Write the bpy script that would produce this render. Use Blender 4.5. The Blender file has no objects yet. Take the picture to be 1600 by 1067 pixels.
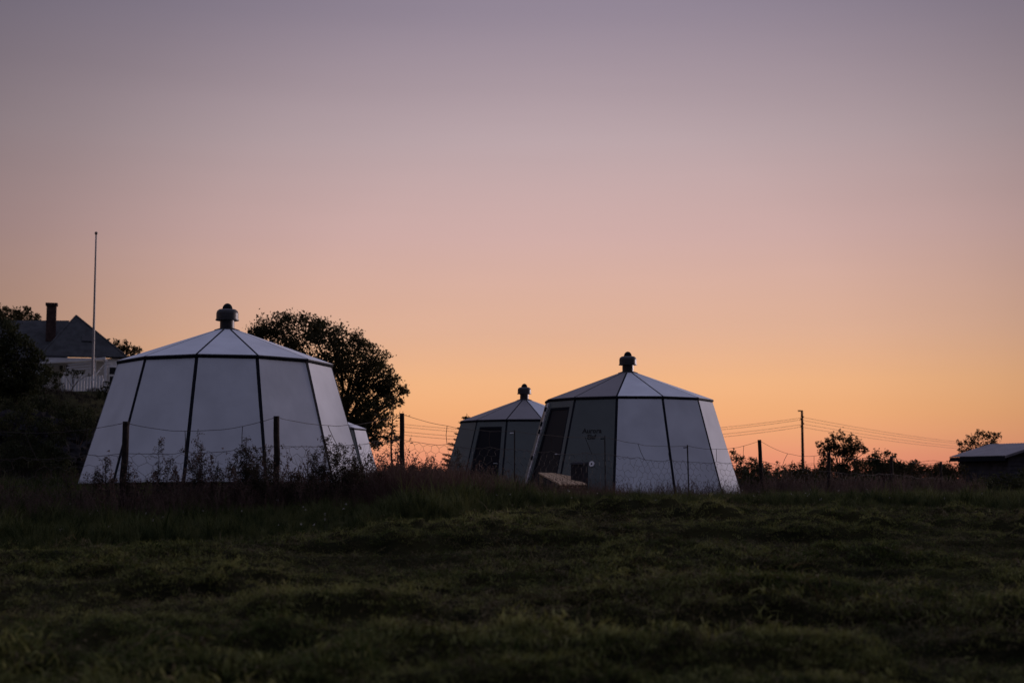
import bpy, math, random
import numpy as np
from mathutils import Vector, Matrix

R = math.radians
rng = np.random.default_rng(7)
random.seed(7)
SC = bpy.context.scene
COL = SC.collection

# ------------------------------------------------------------------ camera
EYE = 1.5
TILT = R(5.469)
FPX = 2222.2                       # focal length in photo pixels (50 mm on 36 mm)
cam_d = bpy.data.cameras.new('camera')
cam = bpy.data.objects.new('camera', cam_d)
COL.objects.link(cam)
cam.location = (0, 0, EYE)
cam.rotation_euler = (R(90) + TILT, 0, 0)
cam_d.lens = 50
cam_d.sensor_width = 36
cam_d.clip_start = 0.1
cam_d.clip_end = 6000
cam_d.dof.use_dof = True
cam_d.dof.focus_distance = 29
cam_d.dof.aperture_fstop = 1.7
cam_d.dof.aperture_blades = 9
SC.camera = cam

# ------------------------------------------------------------------ sky: dusk, the sun just gone behind the horizon
SUN_AZ = R(50)                     # to the right of straight ahead
SUN_EL = R(1.0)
world = bpy.data.worlds.new('World')
SC.world = world
world.use_nodes = True
wn = world.node_tree
wn.nodes.clear()


def lin(c):
    return tuple((v / 255 / 12.92) if v / 255 <= 0.04045 else ((v / 255 + 0.055) / 1.055) ** 2.4 for v in c)


def wnode(t, **kw):
    n = wn.nodes.new(t)
    for k, v in kw.items():
        setattr(n, k, v)
    return n


def wmath(op, a, b=None):
    n = wnode('ShaderNodeMath', operation=op)
    for i, v in enumerate((a, b)):
        if v is None:
            continue
        if isinstance(v, (int, float)):
            n.inputs[i].default_value = v
        else:
            wn.links.new(v, n.inputs[i])
    return n.outputs[0]


def wramp(fac, stops):
    n = wnode('ShaderNodeValToRGB')
    e = n.color_ramp.elements
    while len(e) > 1:
        e.remove(e[-1])
    for i, (p, c) in enumerate(stops):
        el = e[0] if i == 0 else e.new(p)
        el.position = p
        el.color = (*c, 1)
    wn.links.new(fac, n.inputs[0])
    return n.outputs[0]


tc = wnode('ShaderNodeTexCoord')
nrm = wnode('ShaderNodeVectorMath', operation='NORMALIZE')
wn.links.new(tc.outputs['Generated'], nrm.inputs[0])
sep = wnode('ShaderNodeSeparateXYZ')
wn.links.new(nrm.outputs[0], sep.inputs[0])
elev = wmath('DIVIDE', wmath('ARCSINE', sep.outputs['Z']), R(90))            # 0 horizon .. 1 zenith
elev = wmath('MAXIMUM', elev, 0.0)
dotn = wnode('ShaderNodeVectorMath', operation='DOT_PRODUCT')
wn.links.new(nrm.outputs[0], dotn.inputs[0])
GLOW_AZ, GLOW_EL = R(2.5), R(3)
dotn.inputs[1].default_value = (math.sin(GLOW_AZ) * math.cos(GLOW_EL), math.cos(GLOW_AZ) * math.cos(GLOW_EL), math.sin(GLOW_EL))
ang = wmath('DIVIDE', wmath('ARCCOSINE', wmath('MINIMUM', wmath('MAXIMUM', dotn.outputs['Value'], -1.0), 1.0)), R(180))
WEST = [(0, (232, 138, 112)), (0.8, (234, 150, 118)), (1.6, (238, 164, 120)), (2.6, (241, 174, 122)), (3.8, (240, 180, 132)),
        (5.8, (225, 177, 150)), (9.65, (210, 174, 169)), (13.5, (190, 168, 172)), (18.5, (159, 145, 161)), (26, (145, 136, 160)),
        (45, (154, 150, 178)), (90, (166, 164, 194))]
EAST = [(0, (30, 33, 40)), (6, (36, 38, 47)), (14, (47, 49, 61)), (30, (78, 81, 101)), (60, (142, 142, 173)), (90, (166, 164, 194))]
west = wramp(elev, [(e / 90, lin(c)) for e, c in WEST])
east = wramp(elev, [(e / 90, lin(c)) for e, c in EAST])
wgt = wramp(ang, [(d / 180, (v, v, v)) for d, v in ((0, 1), (6, 1), (11, .95), (16, .80), (22, .55), (29, .33), (45, .32), (70, .30), (95, .18), (130, .04), (180, 0))])
mx = wnode('ShaderNodeMix', data_type='RGBA')
wn.links.new(wgt, mx.inputs[0])
wn.links.new(east, mx.inputs[6])
wn.links.new(west, mx.inputs[7])
bg = wnode('ShaderNodeBackground')
bg.inputs['Strength'].default_value = 1.0
# faint high streaks of cloud, stretched along the horizon
smap = wnode('ShaderNodeMapping')
smap.inputs['Scale'].default_value = (1.1, 1.1, 13)
wn.links.new(nrm.outputs[0], smap.inputs['Vector'])
snz = wnode('ShaderNodeTexNoise')
snz.inputs['Scale'].default_value = 2.2
snz.inputs['Detail'].default_value = 4
wn.links.new(smap.outputs[0], snz.inputs['Vector'])
sfac = wmath('ADD', wmath('MULTIPLY', snz.outputs[0], 0.08), 0.96)
smul = wnode('ShaderNodeVectorMath', operation='SCALE')
wn.links.new(mx.outputs[2], smul.inputs[0])
wn.links.new(sfac, smul.inputs['Scale'])
wn.links.new(smul.outputs[0], bg.inputs['Color'])
sky = wnode('ShaderNodeTexSky', sky_type='NISHITA')
sky.sun_disc = False
sky.sun_elevation = SUN_EL
sky.sun_rotation = SUN_AZ
bg2 = wnode('ShaderNodeBackground')
bg2.inputs['Strength'].default_value = 0.005
wn.links.new(sky.outputs[0], bg2.inputs['Color'])
add = wnode('ShaderNodeAddShader')
wn.links.new(bg.outputs[0], add.inputs[0])
wn.links.new(bg2.outputs[0], add.inputs[1])
wo = wnode('ShaderNodeOutputWorld')
wn.links.new(add.outputs[0], wo.inputs['Surface'])

# last afterglow, very weak
sun_d = bpy.data.lights.new('sun', 'SUN')
sun_d.energy = 2.8
sun_d.angle = R(12)
sun_d.color = (1.0, 0.80, 0.84)
sun = bpy.data.objects.new('sun', sun_d)
COL.objects.link(sun)
sdir = Vector((math.sin(SUN_AZ) * math.cos(SUN_EL), math.cos(SUN_AZ) * math.cos(SUN_EL), math.sin(SUN_EL)))
sun.rotation_euler = sdir.to_track_quat('Z', 'Y').to_euler()
sun.location = (20, 60, 30)

SC.view_settings.view_transform = 'Standard'
SC.view_settings.look = 'None'
SC.view_settings.exposure = 0
SC.view_settings.gamma = 1
SC.view_settings.use_curve_mapping = False
SC.render.engine = 'CYCLES'
SC.cycles.use_denoising = True
SC.cycles.max_bounces = 6
SC.cycles.transparent_max_bounces = 4


# ------------------------------------------------------------------ helpers
def P(px, py, Y):
    """the place at distance Y (metres ahead) that the photo shows at pixel px, py"""
    u = (px - 800) / FPX
    v = (533.5 - py) / FPX
    c, s = math.cos(TILT), math.sin(TILT)
    k = Y / (c - v * s)
    return np.array([u * k, Y, EYE + (s + v * c) * k])


def tag(o, label=None, cat=None, group=None, kind=None):
    for k, v in (('label', label), ('category', cat), ('group', group), ('kind', kind)):
        if v:
            o[k] = v
    return o


def empty(name, loc, rz=0, **kw):
    o = bpy.data.objects.new(name, None)
    o.empty_display_size = 0.2
    o.location = tuple(loc)
    o.rotation_euler = (0, 0, rz)
    COL.objects.link(o)
    return tag(o, **kw)


def link(name, me, parent=None):
    o = bpy.data.objects.new(name, me)
    COL.objects.link(o)
    if parent is not None:
        o.parent = parent
    return o


def quick_mesh(name, V, F, m, smooth=False):
    """V (n,3); F list of index tuples or an (n,k) array"""
    me = bpy.data.meshes.new(name)
    V = np.asarray(V, dtype=np.float32)
    if isinstance(F, np.ndarray):
        k = F.shape[1]
        loops = F.astype(np.int32).ravel()
        starts = np.arange(len(F), dtype=np.int32) * k
    else:
        loops = np.array([i for f in F for i in f], dtype=np.int32)
        starts = np.cumsum([0] + [len(f) for f in F[:-1]]).astype(np.int32)
    me.vertices.add(len(V))
    me.vertices.foreach_set('co', V.ravel())
    me.loops.add(len(loops))
    me.loops.foreach_set('vertex_index', loops)
    me.polygons.add(len(starts))
    me.polygons.foreach_set('loop_start', starts)
    me.update(calc_edges=True)
    me.validate()
    me.polygons.foreach_set('use_smooth', np.full(len(me.polygons), bool(smooth)))
    if m:
        me.materials.append(m)
    return me


class MB:
    """collects shapes, builds ONE mesh"""
    def __init__(self):
        self.V, self.F, self.n = [], [], 0

    def raw(self, V, F):
        V = np.asarray(V, float).reshape(-1, 3)
        self.F += [tuple(i + self.n for i in f) for f in F]
        self.V.append(V)
        self.n += len(V)
        return self

    def hexa(self, b, t):
        """b, t: four bottom and four top corners"""
        return self.raw(np.vstack([b, t]), [(3, 2, 1, 0), (4, 5, 6, 7), (0, 1, 5, 4), (1, 2, 6, 5), (2, 3, 7, 6), (3, 0, 4, 7)])

    def box(self, lo, hi):
        x0, y0, z0 = lo
        x1, y1, z1 = hi
        return self.hexa([(x0, y0, z0), (x1, y0, z0), (x1, y1, z0), (x0, y1, z0)], [(x0, y0, z1), (x1, y0, z1), (x1, y1, z1), (x0, y1, z1)])

    def slab(self, quad, n, t0, t1):
        """quad (ccw seen from outside) extruded along n from t0 to t1"""
        q = np.asarray(quad, float)
        n = np.asarray(n, float)
        k = len(q)
        F = [tuple(range(k - 1, -1, -1)), tuple(range(k, 2 * k))] + [(i, (i + 1) % k, (i + 1) % k + k, i + k) for i in range(k)]
        return self.raw(np.vstack([q + n * t0, q + n * t1]), F)

    def tube(self, pts, rad, seg=6, cap=True):
        pts = np.asarray(pts, float)
        n = len(pts)
        rad = np.broadcast_to(np.asarray(rad, float), (n,))
        T = np.gradient(pts, axis=0)
        T /= np.linalg.norm(T, axis=1)[:, None] + 1e-9
        ref = np.array([0, 0, 1.0]) if abs(T[:, 2]).mean() < 0.8 else np.array([1.0, 0, 0])
        A = np.cross(T, ref)
        A /= np.linalg.norm(A, axis=1)[:, None] + 1e-9
        B = np.cross(T, A)
        a = np.arange(seg) * 2 * math.pi / seg
        ring = pts[:, None] + rad[:, None, None] * (np.cos(a)[None, :, None] * A[:, None] + np.sin(a)[None, :, None] * B[:, None])
        F = []
        for i in range(n - 1):
            for j in range(seg):
                k = (j + 1) % seg
                F.append((i * seg + j, i * seg + k, (i + 1) * seg + k, (i + 1) * seg + j))
        if cap:
            F.append(tuple(range(seg - 1, -1, -1)))
            F.append(tuple((n - 1) * seg + j for j in range(seg)))
        return self.raw(ring.reshape(-1, 3), F)

    def lathe(self, prof, seg=24, c=(0, 0, 0)):
        prof = np.asarray(prof, float)
        a = np.arange(seg) * 2 * math.pi / seg
        V = np.stack([prof[:, 0][:, None] * np.cos(a) + c[0], prof[:, 0][:, None] * np.sin(a) + c[1], np.repeat(prof[:, 1][:, None], seg, 1) + c[2]], 2)
        F = []
        for i in range(len(prof) - 1):
            for j in range(seg):
                k = (j + 1) % seg
                F.append((i * seg + j, i * seg + k, (i + 1) * seg + k, (i + 1) * seg + j))
        F.append(tuple(range(seg - 1, -1, -1)))
        F.append(tuple((len(prof) - 1) * seg + j for j in range(seg)))
        return self.raw(V.reshape(-1, 3), F)

    def build(self, name, m, parent=None, origin=None, smooth=False):
        V = np.vstack(self.V)
        if origin is not None:
            V = V - np.asarray(origin, float)
        o = link(name, quick_mesh(name, V, self.F, m, smooth), parent)
        if parent is None and origin is not None:
            o.location = tuple(origin)
        return o


def copy_tree(o, parent=None):
    c = o.copy()
    COL.objects.link(c)
    if parent is not None:
        c.parent = parent
    for ch in list(o.children):
        copy_tree(ch, c)
    return c


# noise ------------------------------------------------------------
_perm = np.random.default_rng(3).permutation(512)
_perm = np.concatenate([_perm, _perm])
_val = np.random.default_rng(4).random(512) * 2 - 1


def noise(x, y, seed=0):
    x = np.asarray(x, float)
    y = np.asarray(y, float)
    xi = np.floor(x).astype(int)
    yi = np.floor(y).astype(int)
    fx, fy = x - xi, y - yi
    fx = fx * fx * fx * (fx * (fx * 6 - 15) + 10)
    fy = fy * fy * fy * (fy * (fy * 6 - 15) + 10)
    def h(i, j):
        return _val[_perm[(_perm[(i + seed * 37) & 511] + j) & 511]]
    a, b, c, d = h(xi, yi), h(xi + 1, yi), h(xi, yi + 1), h(xi + 1, yi + 1)
    return (a * (1 - fx) + b * fx) * (1 - fy) + (c * (1 - fx) + d * fx) * fy


def sstep(a, b, x):
    t = np.clip((np.asarray(x, float) - a) / (b - a), 0, 1)
    return t * t * (3 - 2 * t)


# ------------------------------------------------------------------ materials
def material(name, col, rough=0.7, var=0.0, scale=4.0, bump=0.0, bscale=40.0, spec=0.3, metal=0.0, col2=None, rand=0.0):
    m = bpy.data.materials.new(name)
    m.use_nodes = True
    nt = m.node_tree
    b = nt.nodes['Principled BSDF']
    b.inputs['Roughness'].default_value = rough
    b.inputs['Specular IOR Level'].default_value = spec
    b.inputs['Metallic'].default_value = metal
    b.inputs['Base Color'].default_value = (*col, 1)
    tco = nt.nodes.new('ShaderNodeTexCoord')
    if var or col2 or rand:
        c2 = col2 or tuple(min(1, v * (1 + var)) for v in col)
        c1 = col if col2 else tuple(v * (1 - var) for v in col)
        nz = nt.nodes.new('ShaderNodeTexNoise')
        nz.inputs['Scale'].default_value = scale
        nz.inputs['Detail'].default_value = 5
        geo = nt.nodes.new('ShaderNodeNewGeometry')
        nt.links.new(geo.outputs['Position'], nz.inputs['Vector'])
        fac = nz.outputs[0]
        rp = nt.nodes.new('ShaderNodeValToRGB')
        rp.color_ramp.elements[0].position = 0.34
        rp.color_ramp.elements[1].position = 0.66
        rp.color_ramp.elements[0].color = (*c1, 1)
        rp.color_ramp.elements[1].color = (*c2, 1)
        if rand:
            oi = nt.nodes.new('ShaderNodeObjectInfo')
            mm = nt.nodes.new('ShaderNodeMapRange')
            mm.inputs[3].default_value = -rand
            mm.inputs[4].default_value = rand
            nt.links.new(oi.outputs['Random'], mm.inputs[0])
            ad = nt.nodes.new('ShaderNodeMath')
            nt.links.new(fac, ad.inputs[0])
            nt.links.new(mm.outputs[0], ad.inputs[1])
            fac = ad.outputs[0]
        nt.links.new(fac, rp.inputs[0])
        nt.links.new(rp.outputs[0], b.inputs['Base Color'])
    if bump:
        nb = nt.nodes.new('ShaderNodeTexNoise')
        nb.inputs['Scale'].default_value = bscale
        nb.inputs['Detail'].default_value = 4
        nt.links.new(tco.outputs['Object'], nb.inputs['Vector'])
        bp = nt.nodes.new('ShaderNodeBump')
        bp.inputs['Strength'].default_value = bump
        bp.inputs['Distance'].default_value = 0.02
        nt.links.new(nb.outputs[0], bp.inputs['Height'])
        nt.links.new(bp.outputs[0], b.inputs['Normal'])
    return m


def leaf_material(name, c1, c2, scale=1.5, rand=0.0, trans=0.25):
    m = material(name, c1, rough=0.75, col2=c2, scale=scale, rand=rand, spec=0.12)
    nt = m.node_tree
    b = nt.nodes['Principled BSDF']
    out = nt.nodes['Material Output']
    tr = nt.nodes.new('ShaderNodeBsdfTranslucent')
    src = b.inputs['Base Color'].links[0].from_socket
    nt.links.new(src, tr.inputs['Color'])
    mix = nt.nodes.new('ShaderNodeMixShader')
    mix.inputs[0].default_value = trans
    nt.links.new(b.outputs[0], mix.inputs[1])
    nt.links.new(tr.outputs[0], mix.inputs[2])
    nt.links.new(mix.outputs[0], out.inputs['Surface'])
    return m


M_PANEL = material('white_panel', (0.675, 0.71, 0.755), rough=0.8, var=0.075, scale=1.6, bump=0.10, bscale=9, spec=0.15)
M_DARKR = material('dark_grey_roof_panel', (0.19, 0.18, 0.19), rough=0.6, var=0.06, scale=1.5, bump=0.08, bscale=9, spec=0.4)
M_DARKP = material('dark_grey_panel', (0.105, 0.125, 0.12), rough=0.5, var=0.06, scale=1.5, bump=0.08, bscale=9, spec=0.35)
M_STRIP = material('black_seam', (0.016, 0.018, 0.024), rough=0.85, spec=0.08)
M_VENT = material('vent_metal', (0.03, 0.03, 0.034), rough=0.45, var=0.2, scale=6, metal=0.0, spec=0.5)
M_GLASS = material('dark_door_glass', (0.010, 0.010, 0.013), rough=0.4, spec=0.12)
M_ALU = material('weathered_aluminium', (0.55, 0.55, 0.56), rough=0.4, var=0.35, scale=14, metal=0.3)
M_PLINTH = material('dark_plinth', (0.02, 0.02, 0.02), rough=0.9)
M_POST = material('old_fence_wood', (0.035, 0.027, 0.024), rough=0.9, var=0.35, scale=12, bump=0.6, bscale=60, spec=0.1)
M_WIRE = material('rusty_wire', (0.06, 0.05, 0.045), rough=0.7, metal=0.3)
M_LETTER = material('black_lettering', (0.022, 0.022, 0.022), rough=0.7)
M_WHITE = material('white_plastic', (0.8, 0.8, 0.8), rough=0.4)
M_TIMBER = material('pale_timber', (0.50, 0.35, 0.21), rough=0.8, var=0.10, scale=5, bump=0.1, bscale=50)
M_BOX = material('dark_box_plastic', (0.02, 0.02, 0.026), rough=0.55)
M_HOUSEW = material('white_weatherboard', (0.80, 0.81, 0.82), rough=0.7, var=0.05, scale=1.0)
M_SLATE = material('grey_slate', (0.042, 0.046, 0.05), rough=0.75, var=0.3, scale=2.5, bump=0.4, bscale=14)
M_BRICK = material('chimney_brick', (0.075, 0.045, 0.038), rough=0.9, var=0.3, scale=5)
M_WINDOW = material('dark_window', (0.015, 0.017, 0.022), rough=0.4, spec=0.25)
M_SHED = material('dark_shed_boards', (0.055, 0.052, 0.058), rough=0.85, var=0.3, scale=3)
M_TIN = material('corrugated_tin', (0.22, 0.21, 0.225), rough=0.5, var=0.15, scale=1.5, metal=0.2)
M_FLAG = material('grey_flagpole_paint', (0.30, 0.29, 0.29), rough=0.5, var=0.06, scale=2)  # plain mid grey over the whole pole
M_UTIL = material('creosoted_pole', (0.05, 0.033, 0.025), rough=0.9, var=0.25, scale=2)
M_CABLE = material('black_cable', (0.02, 0.018, 0.018), rough=0.6)
M_ROCK = material('dark_rock', (0.016, 0.015, 0.017), rough=0.95, var=0.4, scale=1.2, bump=0.8, bscale=6, spec=0.1)
M_BARK = material('bark', (0.035, 0.026, 0.02), rough=0.95, var=0.3, scale=4, spec=0.1)
M_LEAF = leaf_material('tree_leaves', (0.03, 0.032, 0.014), (0.075, 0.06, 0.026), scale=0.8)
M_LEAF2 = leaf_material('shrub_leaves', (0.022, 0.028, 0.014), (0.05, 0.055, 0.022), scale=1.2)
M_SPRUCE = leaf_material('spruce_needles', (0.015, 0.022, 0.015), (0.03, 0.038, 0.022), scale=1.0, trans=0.1)
M_WEED = leaf_material('weed_leaves', (0.03, 0.034, 0.018), (0.06, 0.05, 0.03), scale=3)
M_SEED = leaf_material('dry_seed_heads', (0.07, 0.045, 0.038), (0.15, 0.105, 0.085), scale=5)
M_STEM = material('weed_stem', (0.045, 0.032, 0.026), rough=0.9)
M_GROUND = material('field_soil', (0.016, 0.017, 0.008), rough=1.0, col2=(0.04, 0.038, 0.016), scale=1.3, bump=0.6, bscale=30, spec=0.02)
M_GMOWN = leaf_material('mown_grass', (0.062, 0.083, 0.02), (0.26, 0.26, 0.082), scale=0.55, rand=0.16, trans=0.2)
M_HAY = leaf_material('raked_hay', (0.045, 0.038, 0.018), (0.16, 0.13, 0.062), scale=1.1, rand=0.25, trans=0.15)
M_GTALL = leaf_material('tall_grass', (0.026, 0.040, 0.011), (0.105, 0.115, 0.04), scale=0.6, rand=0.32, trans=0.25)
M_ROUGH = leaf_material('dark_rough_grass', (0.010, 0.009, 0.008), (0.022, 0.018, 0.014), scale=0.7, rand=0.1, trans=0.1)  # very dark base tone for the rough grass tufts
M_GRED = leaf_material('reddish_dry_grass', (0.055, 0.032, 0.026), (0.115, 0.07, 0.055), scale=0.9, rand=0.15, trans=0.25)
M_PETAL = material('pale_petals', (0.55, 0.52, 0.48), rough=0.6)

# ------------------------------------------------------------------ the lie of the land
YB_X = [-30, -5.6, -4.2, -1.9, 0.0, 2.1, 7.8, 40]
YB_Y = [15.2, 15.4, 15.7, 17.6, 21.2, 22.8, 21.6, 21.0]


def mow_edge(x):
    return np.interp(x, YB_X, YB_Y) + 0.35 * noise(np.asarray(x) * 0.9, 3.3, 5)


def hill(x, y):
    x = np.asarray(x, float)
    y = np.asarray(y, float)
    edge = -9.5 - 0.11 * (y - 30)
    side = sstep(2.0, -9.0, x - edge)
    rise = 0.9 * sstep(30, 36, y) + 4.4 * sstep(38, 82, y)
    rise *= 1 - sstep(190, 420, y)
    lump = 0.35 * noise(x * 0.45, y * 0.45, 2) + 0.18 * noise(x * 1.1, y * 1.1, 6)
    return side * (rise + lump * sstep(30, 38, y) * (1 - sstep(75, 95, y)))


def land(x, y):
    x = np.asarray(x, float)
    y = np.asarray(y, float)
    ly = [-1500, -20, 0, 20, 24, 27, 34, 50, 120, 1500]
    lz = [-2.2, -2.2, -1.5, -0.60, -0.43, -0.31, -0.30, -0.60, -0.62, -0.65]
    rz = [-2.2, -2.2, -1.5, -0.61, -0.45, -0.47, -0.55, -0.62, -0.62, -0.65]
    t = sstep(-4, 1, x)
    z = np.interp(y, ly, lz) * (1 - t) + np.interp(y, ly, rz) * t
    z = z + 0.06 * noise(x * 0.22, y * 0.22, 8) * (1 - sstep(24, 30, y))
    return EYE + z + hill(x, y)


def mounds(x, y):
    """rows of raked, mown grass"""
    x = np.asarray(x, float)
    y = np.asarray(y, float)
    wx = x + 0.35 * noise(x * 0.9, y * 1.0, 11)
    wy = y + 0.10 * x + 0.34 * noise(x * 0.6, y * 0.5, 12) + 0.17 * noise(x * 1.7, y * 1.5, 17)
    row = 0.5 + 0.5 * np.cos(wy / 0.95 * 2 * math.pi)
    amt = np.clip(0.62 + 0.75 * noise(wx * 0.75, wy * 1.16, 13), 0.25, 1.2)
    b = noise(wx * 2.8, wy * 4.2, 14) + 0.35 * noise(wx * 1.4, wy * 2.2, 19)
    c = noise(wx * 6.0, wy * 8.0, 15)
    heap = sstep(0.35, 0.85, row + 0.35 * b) * amt
    h = 0.13 * heap + 0.055 * np.abs(b) * (0.6 + heap) + 0.045 * c * (0.6 + heap) + 0.04 * noise(x * 0.4, y * 0.5, 18) - 0.07
    return h


def ground(x, y):
    m = sstep(0.6, -1.2, np.asarray(y) - mow_edge(x))
    near = sstep(1.0, 4.0, y)
    return land(x, y) + mounds(x, y) * m * near


def axis(lo, hi, step, far, grow=1.22):
    mid = list(np.arange(lo, hi + 1e-6, step))
    up, s = [], step
    v = mid[-1]
    while v < far:
        s = min(s * grow, 120)
        v += s
        up.append(v)
    dn, s = [], step
    v = mid[0]
    while v > -far:
        s = min(s * grow, 120)
        v -= s
        dn.append(v)
    return np.array(dn[::-1] + mid + up)


gx = axis(-9.5, 11, 0.075, 1500, 1.13)
gy = axis(6.0, 24.5, 0.075, 1500, 1.06)
gy = gy[gy > -300]
X, Y = np.meshgrid(gx, gy)
Z = ground(X, Y)
nx, ny = len(gx), len(gy)
idx = np.arange(nx * ny).reshape(ny, nx)
F = np.stack([idx[:-1, :-1].ravel(), idx[:-1, 1:].ravel(), idx[1:, 1:].ravel(), idx[1:, :-1].ravel()], 1)
o = link('field', quick_mesh('field', np.stack([X.ravel(), Y.ravel(), Z.ravel()], 1), F, M_GROUND, smooth=True))
tag(o, 'mown field rising to a low crest, with a dark knoll at the left', kind='structure')
print('ground quads', len(F))

# ------------------------------------------------------------------ glazed huts (twelve sided, white panels, dark entrance side)
NS = 12
RT, RB, HE, HR = 2.112, 2.80, 2.313, 0.75
RC = 0.17                        # collar radius


def ringpt(r, a, z):
    return np.array([r * math.cos(a), r * math.sin(a), z])


def inset_quad(q, d):
    """move each side of a planar quad inwards by d (list of four)"""
    q = [np.asarray(p, float) for p in q]
    n = np.cross(q[1] - q[0], q[3] - q[0])
    n /= np.linalg.norm(n)
    lines = []
    for i in range(4):
        a, b = q[i], q[(i + 1) % 4]
        t = (b - a) / np.linalg.norm(b - a)
        inw = np.cross(n, t)
        lines.append((a + inw * d[i], t))
    out = []
    for i in range(4):
        (p, t), (s, u) = lines[i - 1], lines[i]
        A = np.stack([t, -u], 1)
        k = np.linalg.lstsq(A, s - p, rcond=None)[0]
        out.append(p + t * k[0])
    return out, n


def wall_quad(k):
    a0, a1 = R(30 * k - 15), R(30 * k + 15)
    return [ringpt(RB, a0, 0.0), ringpt(RB, a1, 0.0), ringpt(RT, a1, HE), ringpt(RT, a0, HE)]


def roof_quad(k):
    a0, a1 = R(30 * k - 15), R(30 * k + 15)
    return [ringpt(RT + 0.03, a0, HE + 0.03), ringpt(RT + 0.03, a1, HE + 0.03), ringpt(RC, a1, HE + HR), ringpt(RC, a0, HE + HR)]


def make_hut():
    root = empty('glamping_hut', (0, 0, 0))
    for k in range(NS):
        dark = k in (11, 0, 1)
        m = M_DARKP if dark else M_PANEL
        q, n = inset_quad(wall_quad(k), [0.0, 0.030, 0.035, 0.030])
        if k == 0:
            # entrance side: a panel framing the door
            qi, _ = inset_quad(wall_quad(k), [0.05, 0.15, 0.20, 0.15])
            mb = MB()
            for i in range(4):
                j = (i + 1) % 4
                mb.slab([q[i], q[j], qi[j], qi[i]], n, -0.03, 0.012)
            o = mb.build('wall_panel', m, root)
            o['label'] = 'dark grey entrance panel framing the door'
            qd, _ = inset_quad(qi, [0.008] * 4)
            door = MB().slab(qd, n, -0.035, -0.012).build('door', M_GLASS, root)
            qf, _ = inset_quad(qd, [0.05] * 4)
            mb = MB()
            for i in range(4):
                j = (i + 1) % 4
                mb.slab([qd[i], qd[j], qf[j], qf[i]], n, -0.011, 0.004)
            mb.build('frame', M_STRIP, door)
            hp = qd[1] * 0.56 + qd[2] * 0.44
            hp = hp + (qd[0] - qd[1]) / np.linalg.norm(qd[0] - qd[1]) * 0.05
            t = (qd[0] - qd[1]) / np.linalg.norm(qd[0] - qd[1])
            MB().tube([hp, hp + n * 0.05, hp + n * 0.055 + t * 0.03, hp + n * 0.055 + t * 0.12], 0.011, 6).build('handle', M_ALU, door)
        else:
            q = [p_ + n * rng.normal(scale=.005) for p_ in q]
            o = MB().slab(q, n, -0.03, 0.012).build('wall_panel', m, root)
            if dark:
                o['label'] = 'dark grey wall panel beside the door'
        # roof
        q, n = inset_quad(roof_quad(k), [0.0, 0.022, 0.0, 0.022])
        o = MB().slab(q, n, -0.02, 0.012).build('roof_panel', M_DARKR if dark else M_PANEL, root)
        if dark:
            o['label'] = 'dark grey roof panel above the entrance side'
        # seams
        a = R(30 * k + 15)
        e = ringpt(1, a, 0)
        t = np.array([-e[1], e[0], 0])
        b0, b1 = ringpt(RB, a, 0.0), ringpt(RT, a, HE)
        w, dpt = 0.034, 0.045
        mb = MB()
        mb.hexa([b0 - t * w - e * dpt, b0 + t * w - e * dpt, b0 + t * w + e * 0.0, b0 - t * w + e * 0.0],
                [b1 - t * w - e * dpt, b1 + t * w - e * dpt, b1 + t * w + e * 0.0, b1 - t * w + e * 0.0])
        mb.build('wall_seam', M_STRIP, root)
        r0, r1 = ringpt(RT + 0.02, a, HE + 0.033), ringpt(RC - 0.02, a, HE + HR + 0.004)
        u = np.cross(t, (r1 - r0) / np.linalg.norm(r1 - r0))
        if u[2] < 0:
            u = -u
        w = 0.026
        mb = MB()
        mb.hexa([r0 - t * w - u * 0.03, r0 + t * w - u * 0.03, r1 + t * w - u * 0.03, r1 - t * w - u * 0.03],
                [r0 - t * w + u * 0.004, r0 + t * w + u * 0.004, r1 + t * w + u * 0.004, r1 - t * w + u * 0.004])
        mb.build('roof_seam', M_STRIP, root)
        # eave trim along this side
        a0, a1 = R(30 * k - 15), R(30 * k + 15)
        f0, f1 = ringpt(RT + 0.036, a0, 0), ringpt(RT + 0.036, a1, 0)
        g0, g1 = ringpt(RT - 0.06, a0, 0), ringpt(RT - 0.06, a1, 0)
        zl, zh = np.array([0, 0, HE - 0.010]), np.array([0, 0, HE + 0.029])
        MB().hexa([f0 + zl, f1 + zl, g1 + zl, g0 + zl], [f0 + zh, f1 + zh, g1 + zh, g0 + zh]).build('eave_trim', M_STRIP, root)
    # plinth, collar and roof vent
    MB().lathe([(RB - 0.12, -0.45), (RB - 0.12, -0.012), (RB - 0.30, -0.011)], 12).build('plinth', M_PLINTH, root)
    zc = HE + HR
    MB().lathe([(0.27, zc - 0.05), (0.25, zc - 0.005), (0.16, zc + 0.025), (0.15, zc + 0.03)], 24).build('collar', M_VENT, root, smooth=False)
    vent = MB().lathe([(0.142, zc + 0.02), (0.142, zc + 0.22)], 48).build('vent_stack', M_VENT, root, smooth=False)
    MB().lathe([(0.145, zc + 0.185), (0.232, zc + 0.190), (0.232, zc + 0.207), (0.218, zc + 0.212), (0.218, zc + 0.33), (0.205, zc + 0.375),
                (0.17, zc + 0.405), (0.105, zc + 0.420)], 48).build('vent_cap', M_VENT, root, smooth=False)
    a = np.linspace(0, math.pi / 2, 8)
    MB().lathe([(0.1 * math.cos(t), zc + 0.42 + 0.115 * math.sin(t)) for t in a[:-1]] + [(0.004, zc + 0.535)], 20).build('dome', M_STRIP, root, smooth=True)
    for mname in ():
        pass
    return root


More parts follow.
